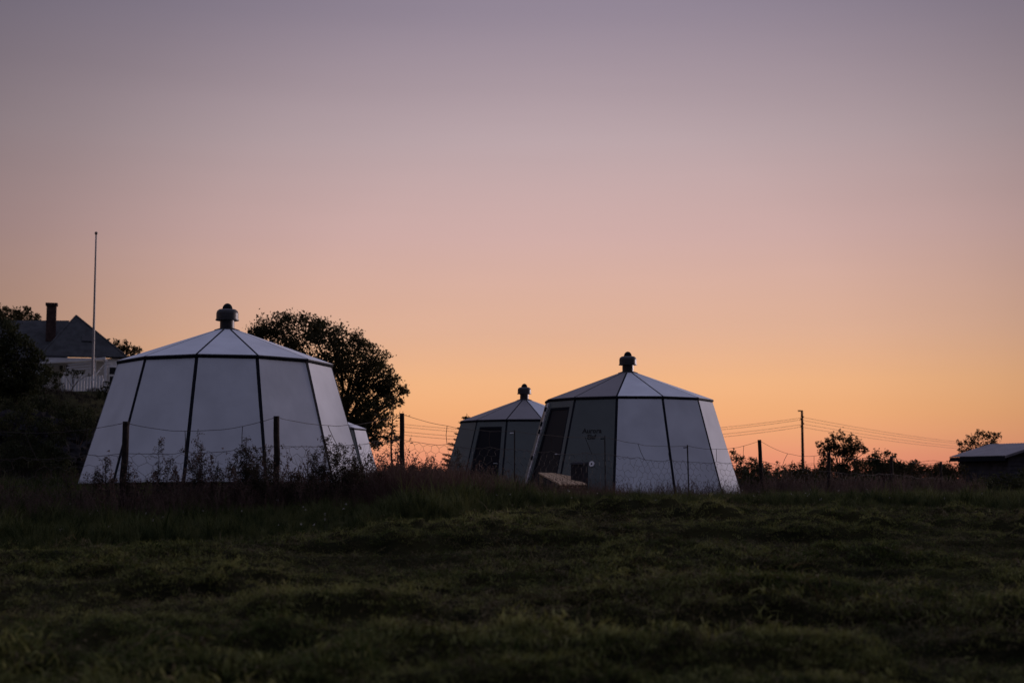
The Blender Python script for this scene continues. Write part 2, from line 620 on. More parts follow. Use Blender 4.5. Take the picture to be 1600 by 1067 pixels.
GH = 'white panelled huts in the field'
hutL = make_hut()
hutR = copy_tree(hutL)
hutM = copy_tree(hutL)
hutB = copy_tree(hutL)
for h, loc, rz, lab in (
        (hutL, (-5.678, 28.194, EYE - 0.125), 101.7, 'largest white panelled hut at left, right behind the two thick fence posts'),
        (hutR, (2.941, 35.985, EYE - 0.411), 213.1, 'right hut with white panels and black lettering on its dark side'),
        (hutM, (0.405, 46.537, EYE - 0.53), 239.5, 'all dark grey hut with its door facing us, left of the lettered hut'),
        (hutB, (-7.39, 51.4, EYE - 0.60), 282.9, 'pale hut mostly hidden behind the largest hut, only one edge showing')):
    h.location = loc
    h.rotation_euler = (0, R(1.2) if h is hutL else 0, R(rz))
    tag(h, lab, 'hut', GH)

# details of the lettered hut
def face_frame(k, hgt, side=0.0, off=0.0):
    """point and axes on wall k at height hgt; side along the wall, off outwards"""
    q = wall_quad(k)
    f = hgt / HE
    mid = (q[0] + q[1]) / 2 * (1 - f) + (q[3] + q[2]) / 2 * f
    t = (q[1] - q[0]) / np.linalg.norm(q[1] - q[0])
    n = np.cross(t, q[3] - q[0])
    n /= np.linalg.norm(n)
    up = np.cross(n, t)
    return mid + t * side + n * off, t, up, n


for txt, hgt, size in (('Aurora', 1.47, 0.17), ('Elaf', 1.325, 0.16)):
    cu = bpy.data.curves.new('lettering', 'FONT')
    cu.body = txt
    cu.size = size
    cu.align_x = 'CENTER'
    cu.extrude = 0.002
    cu.offset = 0.003
    cu.resolution_u = 3
    tmp = bpy.data.objects.new('lettering', cu)
    me = bpy.data.meshes.new_from_object(tmp)
    bpy.data.objects.remove(tmp)
    me.materials.clear()
    me.materials.append(M_LETTER)
    o = link('lettering', me, hutR)
    p, t, up, n = face_frame(1, hgt, 0.0, 0.016)
    o.matrix_local = Matrix(((t[0], up[0], n[0], p[0]), (t[1], up[1], n[1], p[1]), (t[2], up[2], n[2], p[2]), (0, 0, 0, 1)))
p, t, up, n = face_frame(1, 0.73, 0.09, 0.0)
mb = MB()
a = np.arange(20) * 2 * math.pi / 20
ro = [p + n * 0.03 + (t * math.cos(x) + up * math.sin(x)) * 0.068 for x in a]
mb.slab(ro, n, -0.016, 0.004)
disc = mb.build('round_vent', M_WHITE, hutR)
ri = [p + n * 0.034 + (t * math.cos(x) + up * math.sin(x)) * 0.02 for x in a]
MB().slab(ri, n, 0.001, 0.004).build('hub', M_STRIP, disc)
# pale weather strip and hinges at the far jamb of its door
q = wall_quad(0)
t = (q[1] - q[0]) / np.linalg.norm(q[1] - q[0])
n = np.cross(t, q[3] - q[0])
n /= np.linalg.norm(n)
mb = MB()
s0, s1 = q[0] + (q[3] - q[0]) * 0.04 + t * 0.035, q[0] + (q[3] - q[0]) * 0.97 + t * 0.035
mb.hexa([s0 + n * 0.013, s0 + t * 0.045 + n * 0.013, s0 + t * 0.045 + n * 0.06, s0 + n * 0.06],
        [s1 + n * 0.013, s1 + t * 0.045 + n * 0.013, s1 + t * 0.045 + n * 0.06, s1 + n * 0.06])
strip = mb.build('weather_strip', M_ALU, hutR)
for f in (0.38, 0.66, 0.74, 0.90):
    c = q[0] + (q[3] - q[0]) * f + t * 0.03 + n * 0.062
    MB().tube([c - (q[3] - q[0]) * 0.022, c + (q[3] - q[0]) * 0.022], 0.03, 8).build('hinge', M_STRIP, strip)


# ------------------------------------------------------------------ foliage builders
def rand_dirs(n):
    v = rng.normal(size=(n, 3))
    return v / np.linalg.norm(v, axis=1)[:, None]


def leaves(C, size, aspect=0.55, droop=0.0):
    """rhombic leaves centred on C"""
    n = len(C)
    d = rand_dirs(n)
    d[:, 2] -= droop
    d /= np.linalg.norm(d, axis=1)[:, None]
    s = np.cross(d, rand_dirs(n))
    s /= np.linalg.norm(s, axis=1)[:, None] + 1e-9
    L = (size * rng.uniform(0.6, 1.3, n))[:, None]
    W = L * aspect * 0.5
    nn = np.cross(d, s)
    bend = nn * L * 0.12
    V = np.stack([C - d * L * .5, C - s * W + bend, C + d * L * .5, C + s * W + bend], 1)
    return V.reshape(-1, 3), np.arange(4 * n).reshape(n, 4)


def clump_points(c, r, n, sub=14, sig=0.22, flat=1.0):
    r3 = np.array([r, r, r * flat])
    sc = rand_dirs(sub) * (rng.uniform(0.35, 1.0, sub) ** 0.6)[:, None]
    k = rng.integers(0, sub, n)
    pts = sc[k] + rng.normal(scale=sig, size=(n, 3))
    return np.asarray(c) + pts * r3


def bend_path(a, b, n=6, sag=0.12):
    a, b = np.asarray(a, float), np.asarray(b, float)
    L = np.linalg.norm(b - a)
    t = np.linspace(0, 1, n)[:, None]
    off = rng.normal(scale=0.06 * L, size=3)
    p = a + (b - a) * t + off * np.sin(t * math.pi)
    p[:, 2] += L * sag * np.sin(t[:, 0] * math.pi)
    return p


def tree(name, base, clumps, leaf, dens, label, cat, trunk_r=0.2, m=None, group=None, spread=1.5, fork=0.35, sub=14, sig=0.22, trunks=1):
    """clumps: (x, y, z, r) in metres; trunk and limbs reach every clump"""
    base = np.asarray(base, float)
    root = empty(name, base, label=label, cat=cat, group=group)
    C = np.array([c[:3] for c in clumps])
    top = C.mean(0)
    mb = MB()
    forkp = base + (top - base) * fork
    tr = bend_path(base - [0, 0, 0.3], forkp, 5, 0.0)
    mb.tube(tr, np.linspace(trunk_r, trunk_r * 0.7, 5), 8)
    mb.build('trunk', M_BARK, root, origin=base, smooth=True)
    lb = MB()
    V, F, n0 = [], [], 0
    for (x, y, z, r) in clumps:
        c = np.array([x, y, z])
        pth = bend_path(forkp, c, 6, 0.1)
        lb.tube(pth, np.linspace(trunk_r * 0.34, trunk_r * 0.06, 6), 5)
        for _ in range(5):
            e = c + rand_dirs(1)[0] * r * rng.uniform(0.7, 1.15)
            lb.tube(bend_path(pth[rng.integers(3, 6)], e, 4, 0.05), np.linspace(trunk_r * 0.07, trunk_r * 0.015 + 0.003, 4), 4)
        n = int(dens * 9.0 * r * r / (leaf * leaf))
        pts = clump_points(c, r, n, sub=sub, sig=sig, flat=0.85)
        v, f = leaves(pts, leaf)
        V.append(v)
        F.append(f + n0)
        n0 += len(v)
    lb.build('limb', M_BARK, root, origin=base)
    V, F = np.vstack(V), np.vstack(F)
    link('crown', quick_mesh('crown', V - base, F, m or M_LEAF), root)
    return root


def px_clumps(lst, Y, depth=1.0):
    k = Y / FPX
    out = []
    for px, py, r in lst:
        p = P(px, py, Y + rng.uniform(-1, 1) * depth)
        out.append((*p, r * k))
    return out


def gz(x, y):
    return float(land(x, y))


# the big tree behind the left hut
TY = 74
b = P(505, 745, TY)
b[2] = gz(b[0], TY)
tree('broadleaf_tree', b, px_clumps([
    (402, 512, 20), (425, 508, 24), (450, 512, 26), (480, 516, 28), (508, 520, 28), (535, 532, 28), (562, 542, 24), (585, 560, 22), (600, 580, 16),
    (430, 540, 40), (475, 550, 46), (515, 560, 46), (550, 572, 38), (578, 590, 22), (604, 604, 18), (624, 607, 11), (600, 618, 12),
    (540, 610, 42), (500, 610, 52), (455, 600, 52), (560, 640, 34), (580, 628, 14), (588, 662, 22), (605, 655, 12), (612, 684, 12), (590, 690, 13), (566, 684, 26),
    (630, 611, 10), (612, 596, 15), (608, 626, 14), (625, 627, 8), (596, 600, 18), (590, 572, 14), (575, 600, 24), (572, 660, 22), (540, 672, 40), (500, 670, 46), (462, 655, 46), (560, 704, 14), (614, 632, 8)], TY, 1.8), 0.16, 3.0,
    'big spreading broadleaf tree behind the largest hut', 'tree', trunk_r=0.34, sub=16, sig=0.2)

# trees behind the house
for nm, bx, lst, Y, lab in (
        ('broadleaf_tree', 25, [(-14, 500, 26), (8, 492, 14), (20, 496, 16), (40, 492, 13), (56, 497, 11), (70, 508, 8), (30, 512, 20), (-5, 520, 26), (84, 508, 5)], 112, 'dark tree showing above the house roof left of the chimney'),
        ('broadleaf_tree', 195, [(176, 541, 12), (190, 540, 11), (203, 546, 10), (214, 549, 8), (185, 555, 16), (200, 560, 14), (217, 556, 5)], 108, 'dark low tree showing right of the house roof by the flagpole')):
    b = P(bx, 600, Y)
    b[2] = gz(b[0], Y)
    tree(nm, b, px_clumps(lst, Y, 1.5), 0.22, 3.6, lab, 'tree', trunk_r=0.2)

# trees and bushes to the right
bush_specs = [
    ('broadleaf_tree', 1312, 85, [(1318, 684, 11), (1300, 692, 12), (1334, 690, 11), (1286, 704, 10), (1310, 704, 15), (1330, 708, 14), (1345, 700, 8), (1292, 722, 12), (1315, 726, 13), (1338, 722, 10), (1354, 705, 5), (1280, 694, 6), (1303, 678, 5), (1300, 736, 14), (1325, 738, 14), (1345, 734, 12), (1286, 736, 10), (1318, 700, 16)], 0.15, 3.4, 'round leafy tree right of the utility pole', 'tree', 0.13, 12),
    ('leafy_bush', 1380, 78, [(1378, 719, 17), (1360, 727, 16), (1398, 723, 15), (1384, 732, 18), (1410, 732, 13), (1372, 742, 16), (1396, 744, 16), (1412, 738, 10), (1368, 710, 5), (1385, 708, 5), (1397, 711, 4)], 0.15, 3.4, 'dense dark bush between the round tree and the shed', 'bush', 0.09, 12),
    ('leafy_bush', 1428, 80, [(1420, 730, 8), (1432, 727, 8), (1437, 735, 9), (1425, 742, 14), (1445, 744, 12), (1415, 746, 12), (1426, 721, 3)], 0.15, 2.0, 'loose low bush with open twigs left of the rounded one', 'bush', 0.07, 9),
    ('leafy_bush', 1470, 74, [(1468, 732, 9), (1458, 738, 10), (1478, 736, 10), (1470, 746, 16), (1488, 742, 10), (1454, 748, 12)], 0.12, 4.2, 'low rounded bush at the left corner of the shed', 'bush', 0.07, 16),
    ('broadleaf_tree', 1530, 96, [(1532, 677, 8), (1545, 681, 9), (1518, 684, 8), (1557, 680, 7), (1540, 693, 12), (1510, 693, 8), (1525, 698, 12), (1498, 693, 6), (1553, 692, 9), (1502, 703, 7), (1515, 708, 10), (1540, 706, 13), (1528, 674, 4)], 0.17, 2.4, 'tree standing behind the shed roof at right', 'tree', 0.14, 12),
    ('leafy_bush', 1149, 70, [(1149, 714, 9), (1157, 722, 9), (1147, 732, 12), (1160, 736, 10), (1144, 706, 5), (1152, 745, 13)], 0.12, 2.2, 'thin bush at the right edge of the lettered hut', 'bush', 0.07, 10),
    ('leafy_bush', 1176, 76, [(1176, 722, 8), (1186, 724, 8), (1170, 732, 9), (1184, 736, 10), (1200, 730, 7), (1178, 745, 12), (1196, 744, 10), (1174, 716, 4)], 0.14, 2.2, 'open bush behind the leaning fence post', 'bush', 0.07, 10),
    ('leafy_bush', 1253, 140, [(1252, 737, 7), (1243, 741, 7), (1263, 742, 7), (1253, 746, 9), (1236, 745, 6), (1272, 746, 6)], 0.2, 3.4, 'small dark bush at the foot of the utility pole', 'bush', 0.1, 10),
    ('leafy_bush', 1216, 90, [(1215, 733, 4), (1215, 722, 3), (1214, 740, 5), (1222, 744, 7), (1208, 745, 7)], 0.12, 2.2, 'slim upright sapling between the leaning post and the utility pole', 'bush', 0.05, 8),
    ('leafy_bush', 1560, 46, [(1545, 757, 15), (1575, 752, 17), (1600, 748, 20), (1520, 764, 12), (1560, 770, 16), (1590, 772, 18), (1615, 765, 18)], 0.08, 3.4, 'dark bush in front of the shed at the right edge', 'bush', 0.06, 16),
    ('leafy_bush', 1330, 52, [(1318, 758, 10), (1335, 752, 12), (1352, 756, 12), (1370, 760, 10), (1340, 766, 12), (1300, 764, 9)], 0.08, 3.0, 'low dark bush under the round tree behind the fence', 'bush', 0.05, 14),
    ('leafy_bush', 1440, 50, [(1420, 760, 10), (1440, 756, 11), (1462, 758, 11), (1480, 762, 9), (1400, 764, 9), (1450, 768, 12)], 0.08, 3.0, 'low bramble bush behind the fence in front of the rounded bush', 'bush', 0.05, 14),
    ('hedge', 1330, 66, [(px, 738 + 5 * math.sin(px * .13) + 3 * math.sin(px * .31), 13) for px in range(1235, 1500, 11)] + [(px, 757, 11) for px in range(1225, 1500, 13)], 0.10, 2.6, 'long dark hedge running under the trees to the shed', 'hedge', 0.05, 12),
    ('hedge', 1190, 96, [(px, 742 + 3 * math.sin(px * .2), 8) for px in range(1135, 1250, 9)] + [(px, 751, 8) for px in range(1135, 1300, 9)], 0.13, 2.6, 'low dark hedge between the lettered hut and the utility pole', 'hedge', 0.05, 12),
    ('bramble_bush', 1345, 40, [(px, 763 + 6 * math.sin(px * .17) + 4 * math.sin(px * .41), 13) for px in range(1285, 1440, 11)], 0.065, 2.3, 'dark bramble thicket along the fence below the round tree', 'bush', 0.03, 14),
    ('bramble_bush', 1520, 42, [(px, 764 + 7 * math.sin(px * .13) + 4 * math.sin(px * .37), 14) for px in range(1450, 1630, 12)], 0.065, 2.5, 'dark bramble thicket along the fence below the shed', 'bush', 0.03, 14),
    # knoll
    ('leafy_bush', 20, 60, [(0, 520, 26), (-10, 550, 34), (22, 540, 22), (30, 565, 26), (5, 590, 36), (40, 590, 22), (-20, 500, 20), (14, 505, 14), (50, 575, 12), (62, 556, 13), (70, 580, 12), (44, 540, 16), (8, 612, 30), (36, 606, 24), (56, 600, 16), (-15, 600, 30)], 0.13, 3.6, 'tall dark bush at the left edge in front of the house', 'bush', 0.12, 16),
    ('leafy_bush', 66, 68, [(60, 590, 12), (75, 582, 9), (90, 588, 9), (68, 600, 14), (55, 605, 14), (88, 600, 10), (48, 586, 10)], 0.12, 2.8, 'small leafy bush in front of the white porch', 'bush', 0.06, 10),
    ('leafy_bush', 108, 76, [(97, 578, 4), (104, 582, 5), (112, 580, 5), (122, 581, 5), (131, 582, 4), (118, 586, 5), (140, 586, 3)], 0.12, 2.6, 'narrow climbing shrub along the top of the picket fence', 'bush', 0.05, 9),
    ('leafy_bush', 172, 66, [(165, 603, 7), (174, 600, 6), (160, 612, 8), (176, 612, 8), (168, 620, 9), (184, 616, 8), (155, 620, 7)], 0.10, 2.0, 'thin reddish shrub between the picket fence and the largest hut', 'bush', 0.05, 9),
    ('leafy_bush', 35, 45, [(10, 660, 20), (40, 650, 18), (65, 665, 18), (25, 690, 24), (60, 695, 20), (90, 690, 14)], 0.09, 3.0, 'dark bramble bush low on the knoll at the left edge', 'bush', 0.06, 14),
    ('leafy_bush', 118, 49, [(100, 655, 14), (120, 648, 12), (140, 655, 13), (112, 672, 16), (135, 675, 14), (90, 672, 14)], 0.07, 3.4, 'dark bramble bush on the knoll touching the edge of the largest hut', 'bush', 0.05, 16),
    ('leafy_bush', 80, 41, [(50, 722, 16), (75, 716, 15), (98, 720, 14), (62, 738, 18), (90, 740, 16), (112, 738, 10), (30, 730, 16), (8, 726, 18), (20, 745, 16)], 0.07, 3.2, 'wide low bramble at the foot of the knoll beside the largest hut', 'bush', 0.05, 16),
    ('leafy_bush', 40, 36.5, [(-10, 715, 22), (20, 706, 20), (45, 712, 18), (70, 704, 15), (92, 712, 14), (10, 738, 22), (40, 738, 20), (70, 736, 18), (98, 738, 13), (112, 746, 10), (-20, 742, 20)], 0.06, 3.0, 'near black thicket spilling down to the fence at the left edge', 'bush', 0.05, 16),
    ('leafy_bush', 60, 55, [(20, 640, 20), (48, 632, 18), (72, 628, 14), (95, 634, 13), (118, 640, 12), (140, 646, 10), (30, 665, 22), (65, 660, 20), (98, 662, 16), (128, 668, 14), (5, 655, 22)], 0.09, 2.8, 'dark scrub covering the knoll right below the white house', 'bush', 0.05, 16),
    # between the huts
    ('leafy_bush', 640, 58, [(605, 735, 10), (625, 732, 10), (645, 733, 10), (668, 733, 10), (690, 738, 8), (615, 745, 12), (655, 746, 12), (680, 748, 10)], 0.10, 3.0, 'low dark bush behind the third thick fence post', 'bush', 0.05, 12),
]
for nm, bx, Y, lst, lf, dens, lab, cat, tr_, sub in bush_specs:
    b = P(bx, 750, Y)
    b[2] = gz(b[0], Y)
    if cat == 'hedge':
        dens *= .8
    tree(nm, b, px_clumps(lst, Y, 0.7), lf, dens, lab, cat, trunk_r=tr_, m=M_LEAF2 if cat == 'bush' else M_LEAF, sub=sub, sig=0.24)

# bare sapling between the big tree and the third post
Y = 47
b = P(612, 745, Y)
b[2] = gz(b[0], Y)
root = empty('sapling', b, label='slim sapling with a straight stem, right of the big tree', cat='tree')
tip = P(613, 622, Y)
mb = MB()
stem = np.array([b + (tip - b) * t + np.array([0.03 * math.sin(t * 9), 0, 0]) for t in np.linspace(0, 1, 10)])
mb.tube(stem, np.linspace(0.05, 0.012, 10), 6)
mb.build('trunk', M_BARK, root, origin=b)
tw = MB()
lv = []
for i in range(22):
    t = rng.uniform(0.25, 1.0)
    p = b + (tip - b) * t
    a = rng.uniform(0, 2 * math.pi)
    L = rng.uniform(0.15, 0.5) * (1.15 - t * 0.6)
    e = p + np.array([math.cos(a) * L, math.sin(a) * L, L * rng.uniform(0.1, 0.8)])
    tw.tube(bend_path(p, e, 4), np.linspace(0.012, 0.005, 4), 4)
    lv.append(e + rng.normal(scale=0.09, size=(14, 3)))
tw.build('limb', M_BARK, root, origin=b)
v, f = leaves(np.vstack(lv), 0.085)
link('crown', quick_mesh('crown', v - b, f, M_LEAF2), root)

# spruce half hidden by the dark hut
Y = 60
b = P(729, 750, Y)
b[2] = gz(b[0], Y)
root = empty('spruce_tree', b, label='young spruce with drooping boughs half hidden by the dark grey hut', cat='tree')
tip = P(729.5, 646, Y)
MB().tube([b + (tip - b) * t for t in np.linspace(0, 1, 6)], np.linspace(0.07, 0.012, 6), 7).build('trunk', M_BARK, root, origin=b)
lb, pts = MB(), []
for t in np.linspace(0.08, 0.93, 12):
    p = b + (tip - b) * t
    for j in range(5):
        a = j * math.pi / 2.5 + t * 21 + rng.uniform(-.3, .3)
        L = (1.5 * (1 - t) ** 0.9 + 0.05) * rng.uniform(0.8, 1.1)
        s = np.linspace(0, 1, 8)
        path = p + np.stack([math.cos(a) * L * s, math.sin(a) * L * s, L * (0.42 * s - 0.12 * s ** 2)], 1)
        lb.tube(path, np.linspace(0.016, 0.005, 8), 4)
        n = int(380 * L) + 12
        q = rng.uniform(0.15, 1, n)
        c = np.stack([np.interp(q, s, path[:, i]) for i in range(3)], 1) + rng.normal(scale=0.035, size=(n, 3)) * (1.5 - q)[:, None]
        pts.append(c)
lb.build('bough', M_BARK, root, origin=b)
v, f = leaves(np.vstack(pts), 0.075, 0.25)
link('needles', quick_mesh('needles', v - b, f, M_SPRUCE), root)

# far hedgerow, one dark mass on the horizon
V, F, n0 = [], [], 0
for i in range(330):
    x = rng.uniform(-75, 150)
    y = 205 + rng.uniform(-6, 6) + 0.12 * x
    h = 1.25 + 0.8 * noise(x * 0.06, 1.7, 21) + 0.45 * noise(x * 0.4, 2.2, 22)
    c = np.array([x, y, gz(x, y) + h * 0.5])
    v, f = leaves(clump_points(c, max(0.7, h * 0.62), 170, sub=8, sig=0.28), 0.42)
    V.append(v)
    F.append(f + n0)
    n0 += len(v)
o = link('far_hedgerow', quick_mesh('far_hedgerow', np.vstack(V), np.vstack(F), M_LEAF2))
tag(o, 'far dark hedgerow along the horizon between the huts and the shed', 'hedgerow', kind='stuff')

# ------------------------------------------------------------------ house on the knoll
HY = 87.0
hb = P(130, 615, HY)
hb[2] = gz(hb[0], HY)
house = empty('house', hb, label='white house with slate roof and one chimney up on the knoll', cat='house', rz=R(15))


HROT = R(15)


def at_h(px, py, Y):
    """place on the house (before its turn about hb) seen at pixel px, py, at depth Y of the unturned house"""
    o_, d = np.array([0, 0, EYE]), P(px, py, 1.0) - np.array([0, 0, EYE])
    c, s = math.cos(HROT), math.sin(HROT)
    # unturned y = hb.y + -s*(x-hb.x) + c*(y-hb.y)
    k = (Y - hb[1] - s * hb[0] + c * hb[1]) / (-s * d[0] + c * d[1])
    w = o_ + d * k - hb
    return hb + np.array([c * w[0] + s * w[1], -s * w[0] + c * w[1], w[2]])


zb = hb[2] - 0.8
eL, eR = at_h(64, 557, 87), at_h(197, 557, 87)
eave = eL[2]
x0, x1 = eL[0] + 0.25, eR[0] - 0.25
# wing facing us
mb = MB().box((x0, 87.3, zb), (x1, 96, eave - 0.02))
wall = mb.build('wall', M_HOUSEW, house, origin=hb)
bd = MB()
for i in range(9):
    z = zb + 0.9 + i * 0.27
    if z < eave - 0.1:
        bd.box((x0 - 0.02, 87.26, z), (x1 + 0.02, 87.297, z + 0.24))
bd.build('weatherboard', M_HOUSEW, wall, origin=None)
wall.children[0].location = (0, 0, 0)
for v in wall.children[0].data.vertices:
    v.co -= Vector(hb)
pk = at_h(119, 497, 89.5)
pk2 = np.array([pk[0], 97.5, pk[2]])
a0, a1 = np.array([eL[0], 87.1, eave]), np.array([eR[0], 87.1, eave])
a2, a3 = np.array([eR[0], 97.5, eave]), np.array([eL[0], 97.5, eave])
def plate(pts, t=0.12):
    pts = np.asarray(pts, float)
    n = np.cross(pts[1] - pts[0], pts[2] - pts[0])
    n /= np.linalg.norm(n)
    return MB().slab(pts, n, 0.0, t)
for quad in ([a0, a1, pk], [a1, a2, pk2, pk], [a3, a0, pk, pk2]):
    plate(quad).build('roof', M_SLATE, house, origin=hb)
# roof ridge caps
for s, e in ((a0, pk), (a1, pk), (pk, pk2)):
    MB().tube([s + [0, 0, .14], e + [0, 0, .14]], 0.07, 6).build('ridge_cap', M_SLATE, house, origin=hb)
# main range running left
mL = at_h(-150, 557, 91)
r0, r1 = at_h(-150, 503, 94), at_h(108, 503, 94)
MB().box((mL[0] + .3, 91.2, zb), (x0 + 0.4, 97.2, eave - .02)).build('wall', M_HOUSEW, house, origin=hb)
c0, c1 = np.array([mL[0], 90.8, eave - .1]), np.array([pk[0] - .8, 90.8, eave - .1])
d0, d1 = np.array([mL[0], 97.3, eave - .1]), np.array([pk[0] - .8, 97.3, eave - .1])
plate([c0, c1, r1, r0]).build('roof', M_SLATE, house, origin=hb)
plate([d1, d0, r0, r1]).build('roof', M_SLATE, house, origin=hb)
# chimney
k = at_h(80, 505, 92.5)
ct = at_h(80, 474, 92.5)[2]
ch = MB().box((k[0] - .30, 92.2, k[2] - 1.2), (k[0] + .30, 92.8, ct - 0.16)).build('chimney', M_BRICK, house, origin=hb)
MB().box((k[0] - .37, 92.13, ct - 0.159), (k[0] + .37, 92.87, ct)).build('chimney_cap', M_BRICK, ch)
for v in ch.children[0].data.vertices:
    v.co -= Vector(hb)
# roof light and windows
s0 = at_h(124, 517, 88.3)
nrm_ = np.cross(a1 - a0, pk - a0)
nrm_ /= np.linalg.norm(nrm_)
ux = np.array([1.0, 0, 0])
uy = np.cross(nrm_, ux)
mid = (a0 + a1 + pk) / 3 + ux * 0.35 + uy * 0.35
MB().slab([mid - ux * .33 - uy * .25, mid + ux * .33 - uy * .25, mid + ux * .33 + uy * .25, mid - ux * .33 + uy * .25], nrm_, 0.125, 0.19).build('roof_window', M_WINDOW, house, origin=hb)
for px, py0, py1, w in ((176, 574, 585, .38), (176, 588, 606, .38), (97, 571, 578, .3), (104, 571, 578, .3)):
    p0, p1 = at_h(px, py1, 87.2), at_h(px, py0, 87.2)
    wd = MB()
    wd.box((p0[0] - w / 2, 87.21, p0[2]), (p0[0] + w / 2, 87.25, p1[2]))
    fr = wd.build('window', M_WINDOW, house, origin=hb)
    f = MB()
    for (xa, xb, za, zb_) in ((-w / 2 - .06, -w / 2, p0[2] - .06, p1[2] + .06), (w / 2, w / 2 + .06, p0[2] - .06, p1[2] + .06), (-w / 2, w / 2, p1[2], p1[2] + .06), (-w / 2, w / 2, p0[2] - .06, p0[2])):
        f.box((p0[0] + xa - hb[0], 87.17 - hb[1], za - hb[2]), (p0[0] + xb - hb[0], 87.26 - hb[1], zb_ - hb[2]))
    f.build('frame', M_HOUSEW, fr)
# barge board under the eave of the porch
p0, p1 = at_h(62, 566, 85.5), at_h(165, 557, 85.5)
p2 = at_h(180, 570, 85.5)
porch_roof = MB()
MB().hexa([(p0[0], 85.2, p0[2] - .12), (p1[0], 85.2, p1[2] - .2), (p1[0], 87.2, p1[2] - .2), (p0[0], 87.2, p0[2] - .12)],
          [(p0[0], 85.2, p0[2]), (p1[0], 85.2, p1[2] - .06), (p1[0], 87.2, p1[2] - .06), (p0[0], 87.2, p0[2])]).build('porch_roof', M_HOUSEW, house, origin=hb)
for px in (147, 164):
    q0, q1 = at_h(px, 612, 85.4), at_h(px, 560, 85.4)
    MB().box((q0[0] - .07, 85.33, hb[2] - .8), (q0[0] + .07, 85.47, q1[2] - .05)).build('porch_post', M_HOUSEW, house, origin=hb)
q0, q1 = at_h(148, 588, 85.4), at_h(163, 570, 85.4)
MB().tube([q0, q1], 0.05, 5).build('brace', M_HOUSEW, house, origin=hb)
for i in range(5):
    l0, l1 = at_h(106 - 2 * i, 571.5 + i * 4.2, 85.3), at_h(143, 567 + i * 4.6, 85.3)
    MB().hexa([(l0[0], 85.28, l0[2]), (l1[0], 85.28, l1[2]), (l1[0], 85.32, l1[2]), (l0[0], 85.32, l0[2])],
              [(l0[0], 85.28, l0[2] + .09), (l1[0], 85.28, l1[2] + .09), (l1[0], 85.32, l1[2] + .09), (l0[0], 85.32, l0[2] + .09)]).build('slat', M_HOUSEW, house, origin=hb)

# picket fence in front of the porch
PY = 79.0
p0, p1 = P(97, 622, PY), P(158, 622, PY)
pf = empty('picket_fence', ((p0[0] + p1[0]) / 2, PY, p0[2]), label='short white picket fence standing in front of the house porch', cat='fence')
org = np.array(pf.location)
top = P(130, 586, PY)[2]
first = None
n = 14
for i in range(n):
    x = p0[0] + (p1[0] - p0[0]) * i / (n - 1)
    if first is None:
        w = 0.055
        mb = MB()
        zb2 = p0[2] - .5
        quad = [(x - w, PY, zb2), (x + w, PY, zb2), (x + w, PY, top - .06), (x, PY, top), (x - w, PY, top - .06)]
        mb.slab(quad, (0, -1, 0), -.012, .012)
        first = mb.build('picket', M_HOUSEW, pf, origin=org)
        fx = x
    else:
        c = first.copy()
        COL.objects.link(c)
        c.location = (x - fx, 0, rng.uniform(-.03, .03))
        c.rotation_euler = (0, 0, 0)
for zz in (top - .3, p0[2] + .05):
    MB().box((p0[0] - .1, PY + .014, zz), (p1[0] + .1, PY + .05, zz + .09)).build('rail', M_HOUSEW, pf, origin=org)

# flagpole
FY = 82.0
b = P(144.5, 600, FY)
b[2] = gz(b[0], FY)
t = P(150.2, 367, FY)
root = empty('flagpole', b, label='tall bare pale flagpole beside the house on the knoll', cat='flagpole')
MB().tube([b + (t - b) * k for k in np.linspace(0, 1, 8)], np.linspace(0.085, 0.042, 8), 10).build('pole', M_FLAG, root, origin=b, smooth=True)
MB().lathe([(0.03, 0), (0.075, 0.03), (0.09, 0.09), (0.07, 0.15), (0.012, 0.19)], 12, c=t - b).build('finial', M_VENT, root, smooth=True)


# rocks on the knoll
def rock(px, py, Y, rx, rz, lab, seed):
    p = P(px, py, Y)
    p[2] = gz(p[0], Y) + rz * 0.25
    import bmesh
    bm = bmesh.new()
    bmesh.ops.create_icosphere(bm, subdivisions=4, radius=1)
    for fc in bm.faces:
        fc.smooth = False
    for v in bm.verts:
        d = np.array(v.co)
        k = 1 + 0.26 * float(noise(d[0] * 1.6 + seed, d[1] * 1.6 + d[2] * 1.3, seed)) - 0.30 * abs(float(noise(d[0] * 3 + d[2] * 2.3, d[1] * 3 - d[2] * 2.1, seed + 3))) - 0.14 * abs(float(noise(d[0] * 7 + d[2] * 6, d[1] * 7 - d[2] * 5, seed + 5)))
        v.co = Vector((d[0] * rx * k, d[1] * rx * 0.8 * k, d[2] * rz * k))
    me = bpy.data.meshes.new('boulder')
    bm.to_mesh(me)
    bm.free()
    me.materials.append(M_ROCK)
    o = link('boulder', me)
    o.location = tuple(p)
    o.rotation_euler = (0, 0, seed)
    o.scale = (.8, .8, .8)
    tag(o, lab, 'rock', 'dark rocks on the knoll')


rock(95, 640, 58, 1.5, 1.2, 'rounded dark rock below the picket fence', 1)
rock(135, 660, 52, 1.8, 1.3, 'broad dark rock beside the left edge of the largest hut', 2)
rock(55, 655, 52, 2.0, 1.4, 'large dark rock under the small leafy bush on the knoll', 4)
rock(20, 690, 52, 2.2, 1.3, 'low dark rock at the left edge of the picture', 5)
rock(80, 712, 49, 1.8, 0.9, 'flat dark rock at the foot of the knoll left of the largest hut', 6)

# ------------------------------------------------------------------ shed at right
SY = 70.0
sb = P(1540, 755, SY)
sb[2] = gz(sb[0], SY)
shed = empty('shed', sb, label='dark boarded shed with low tin roof at the right edge', cat='shed')
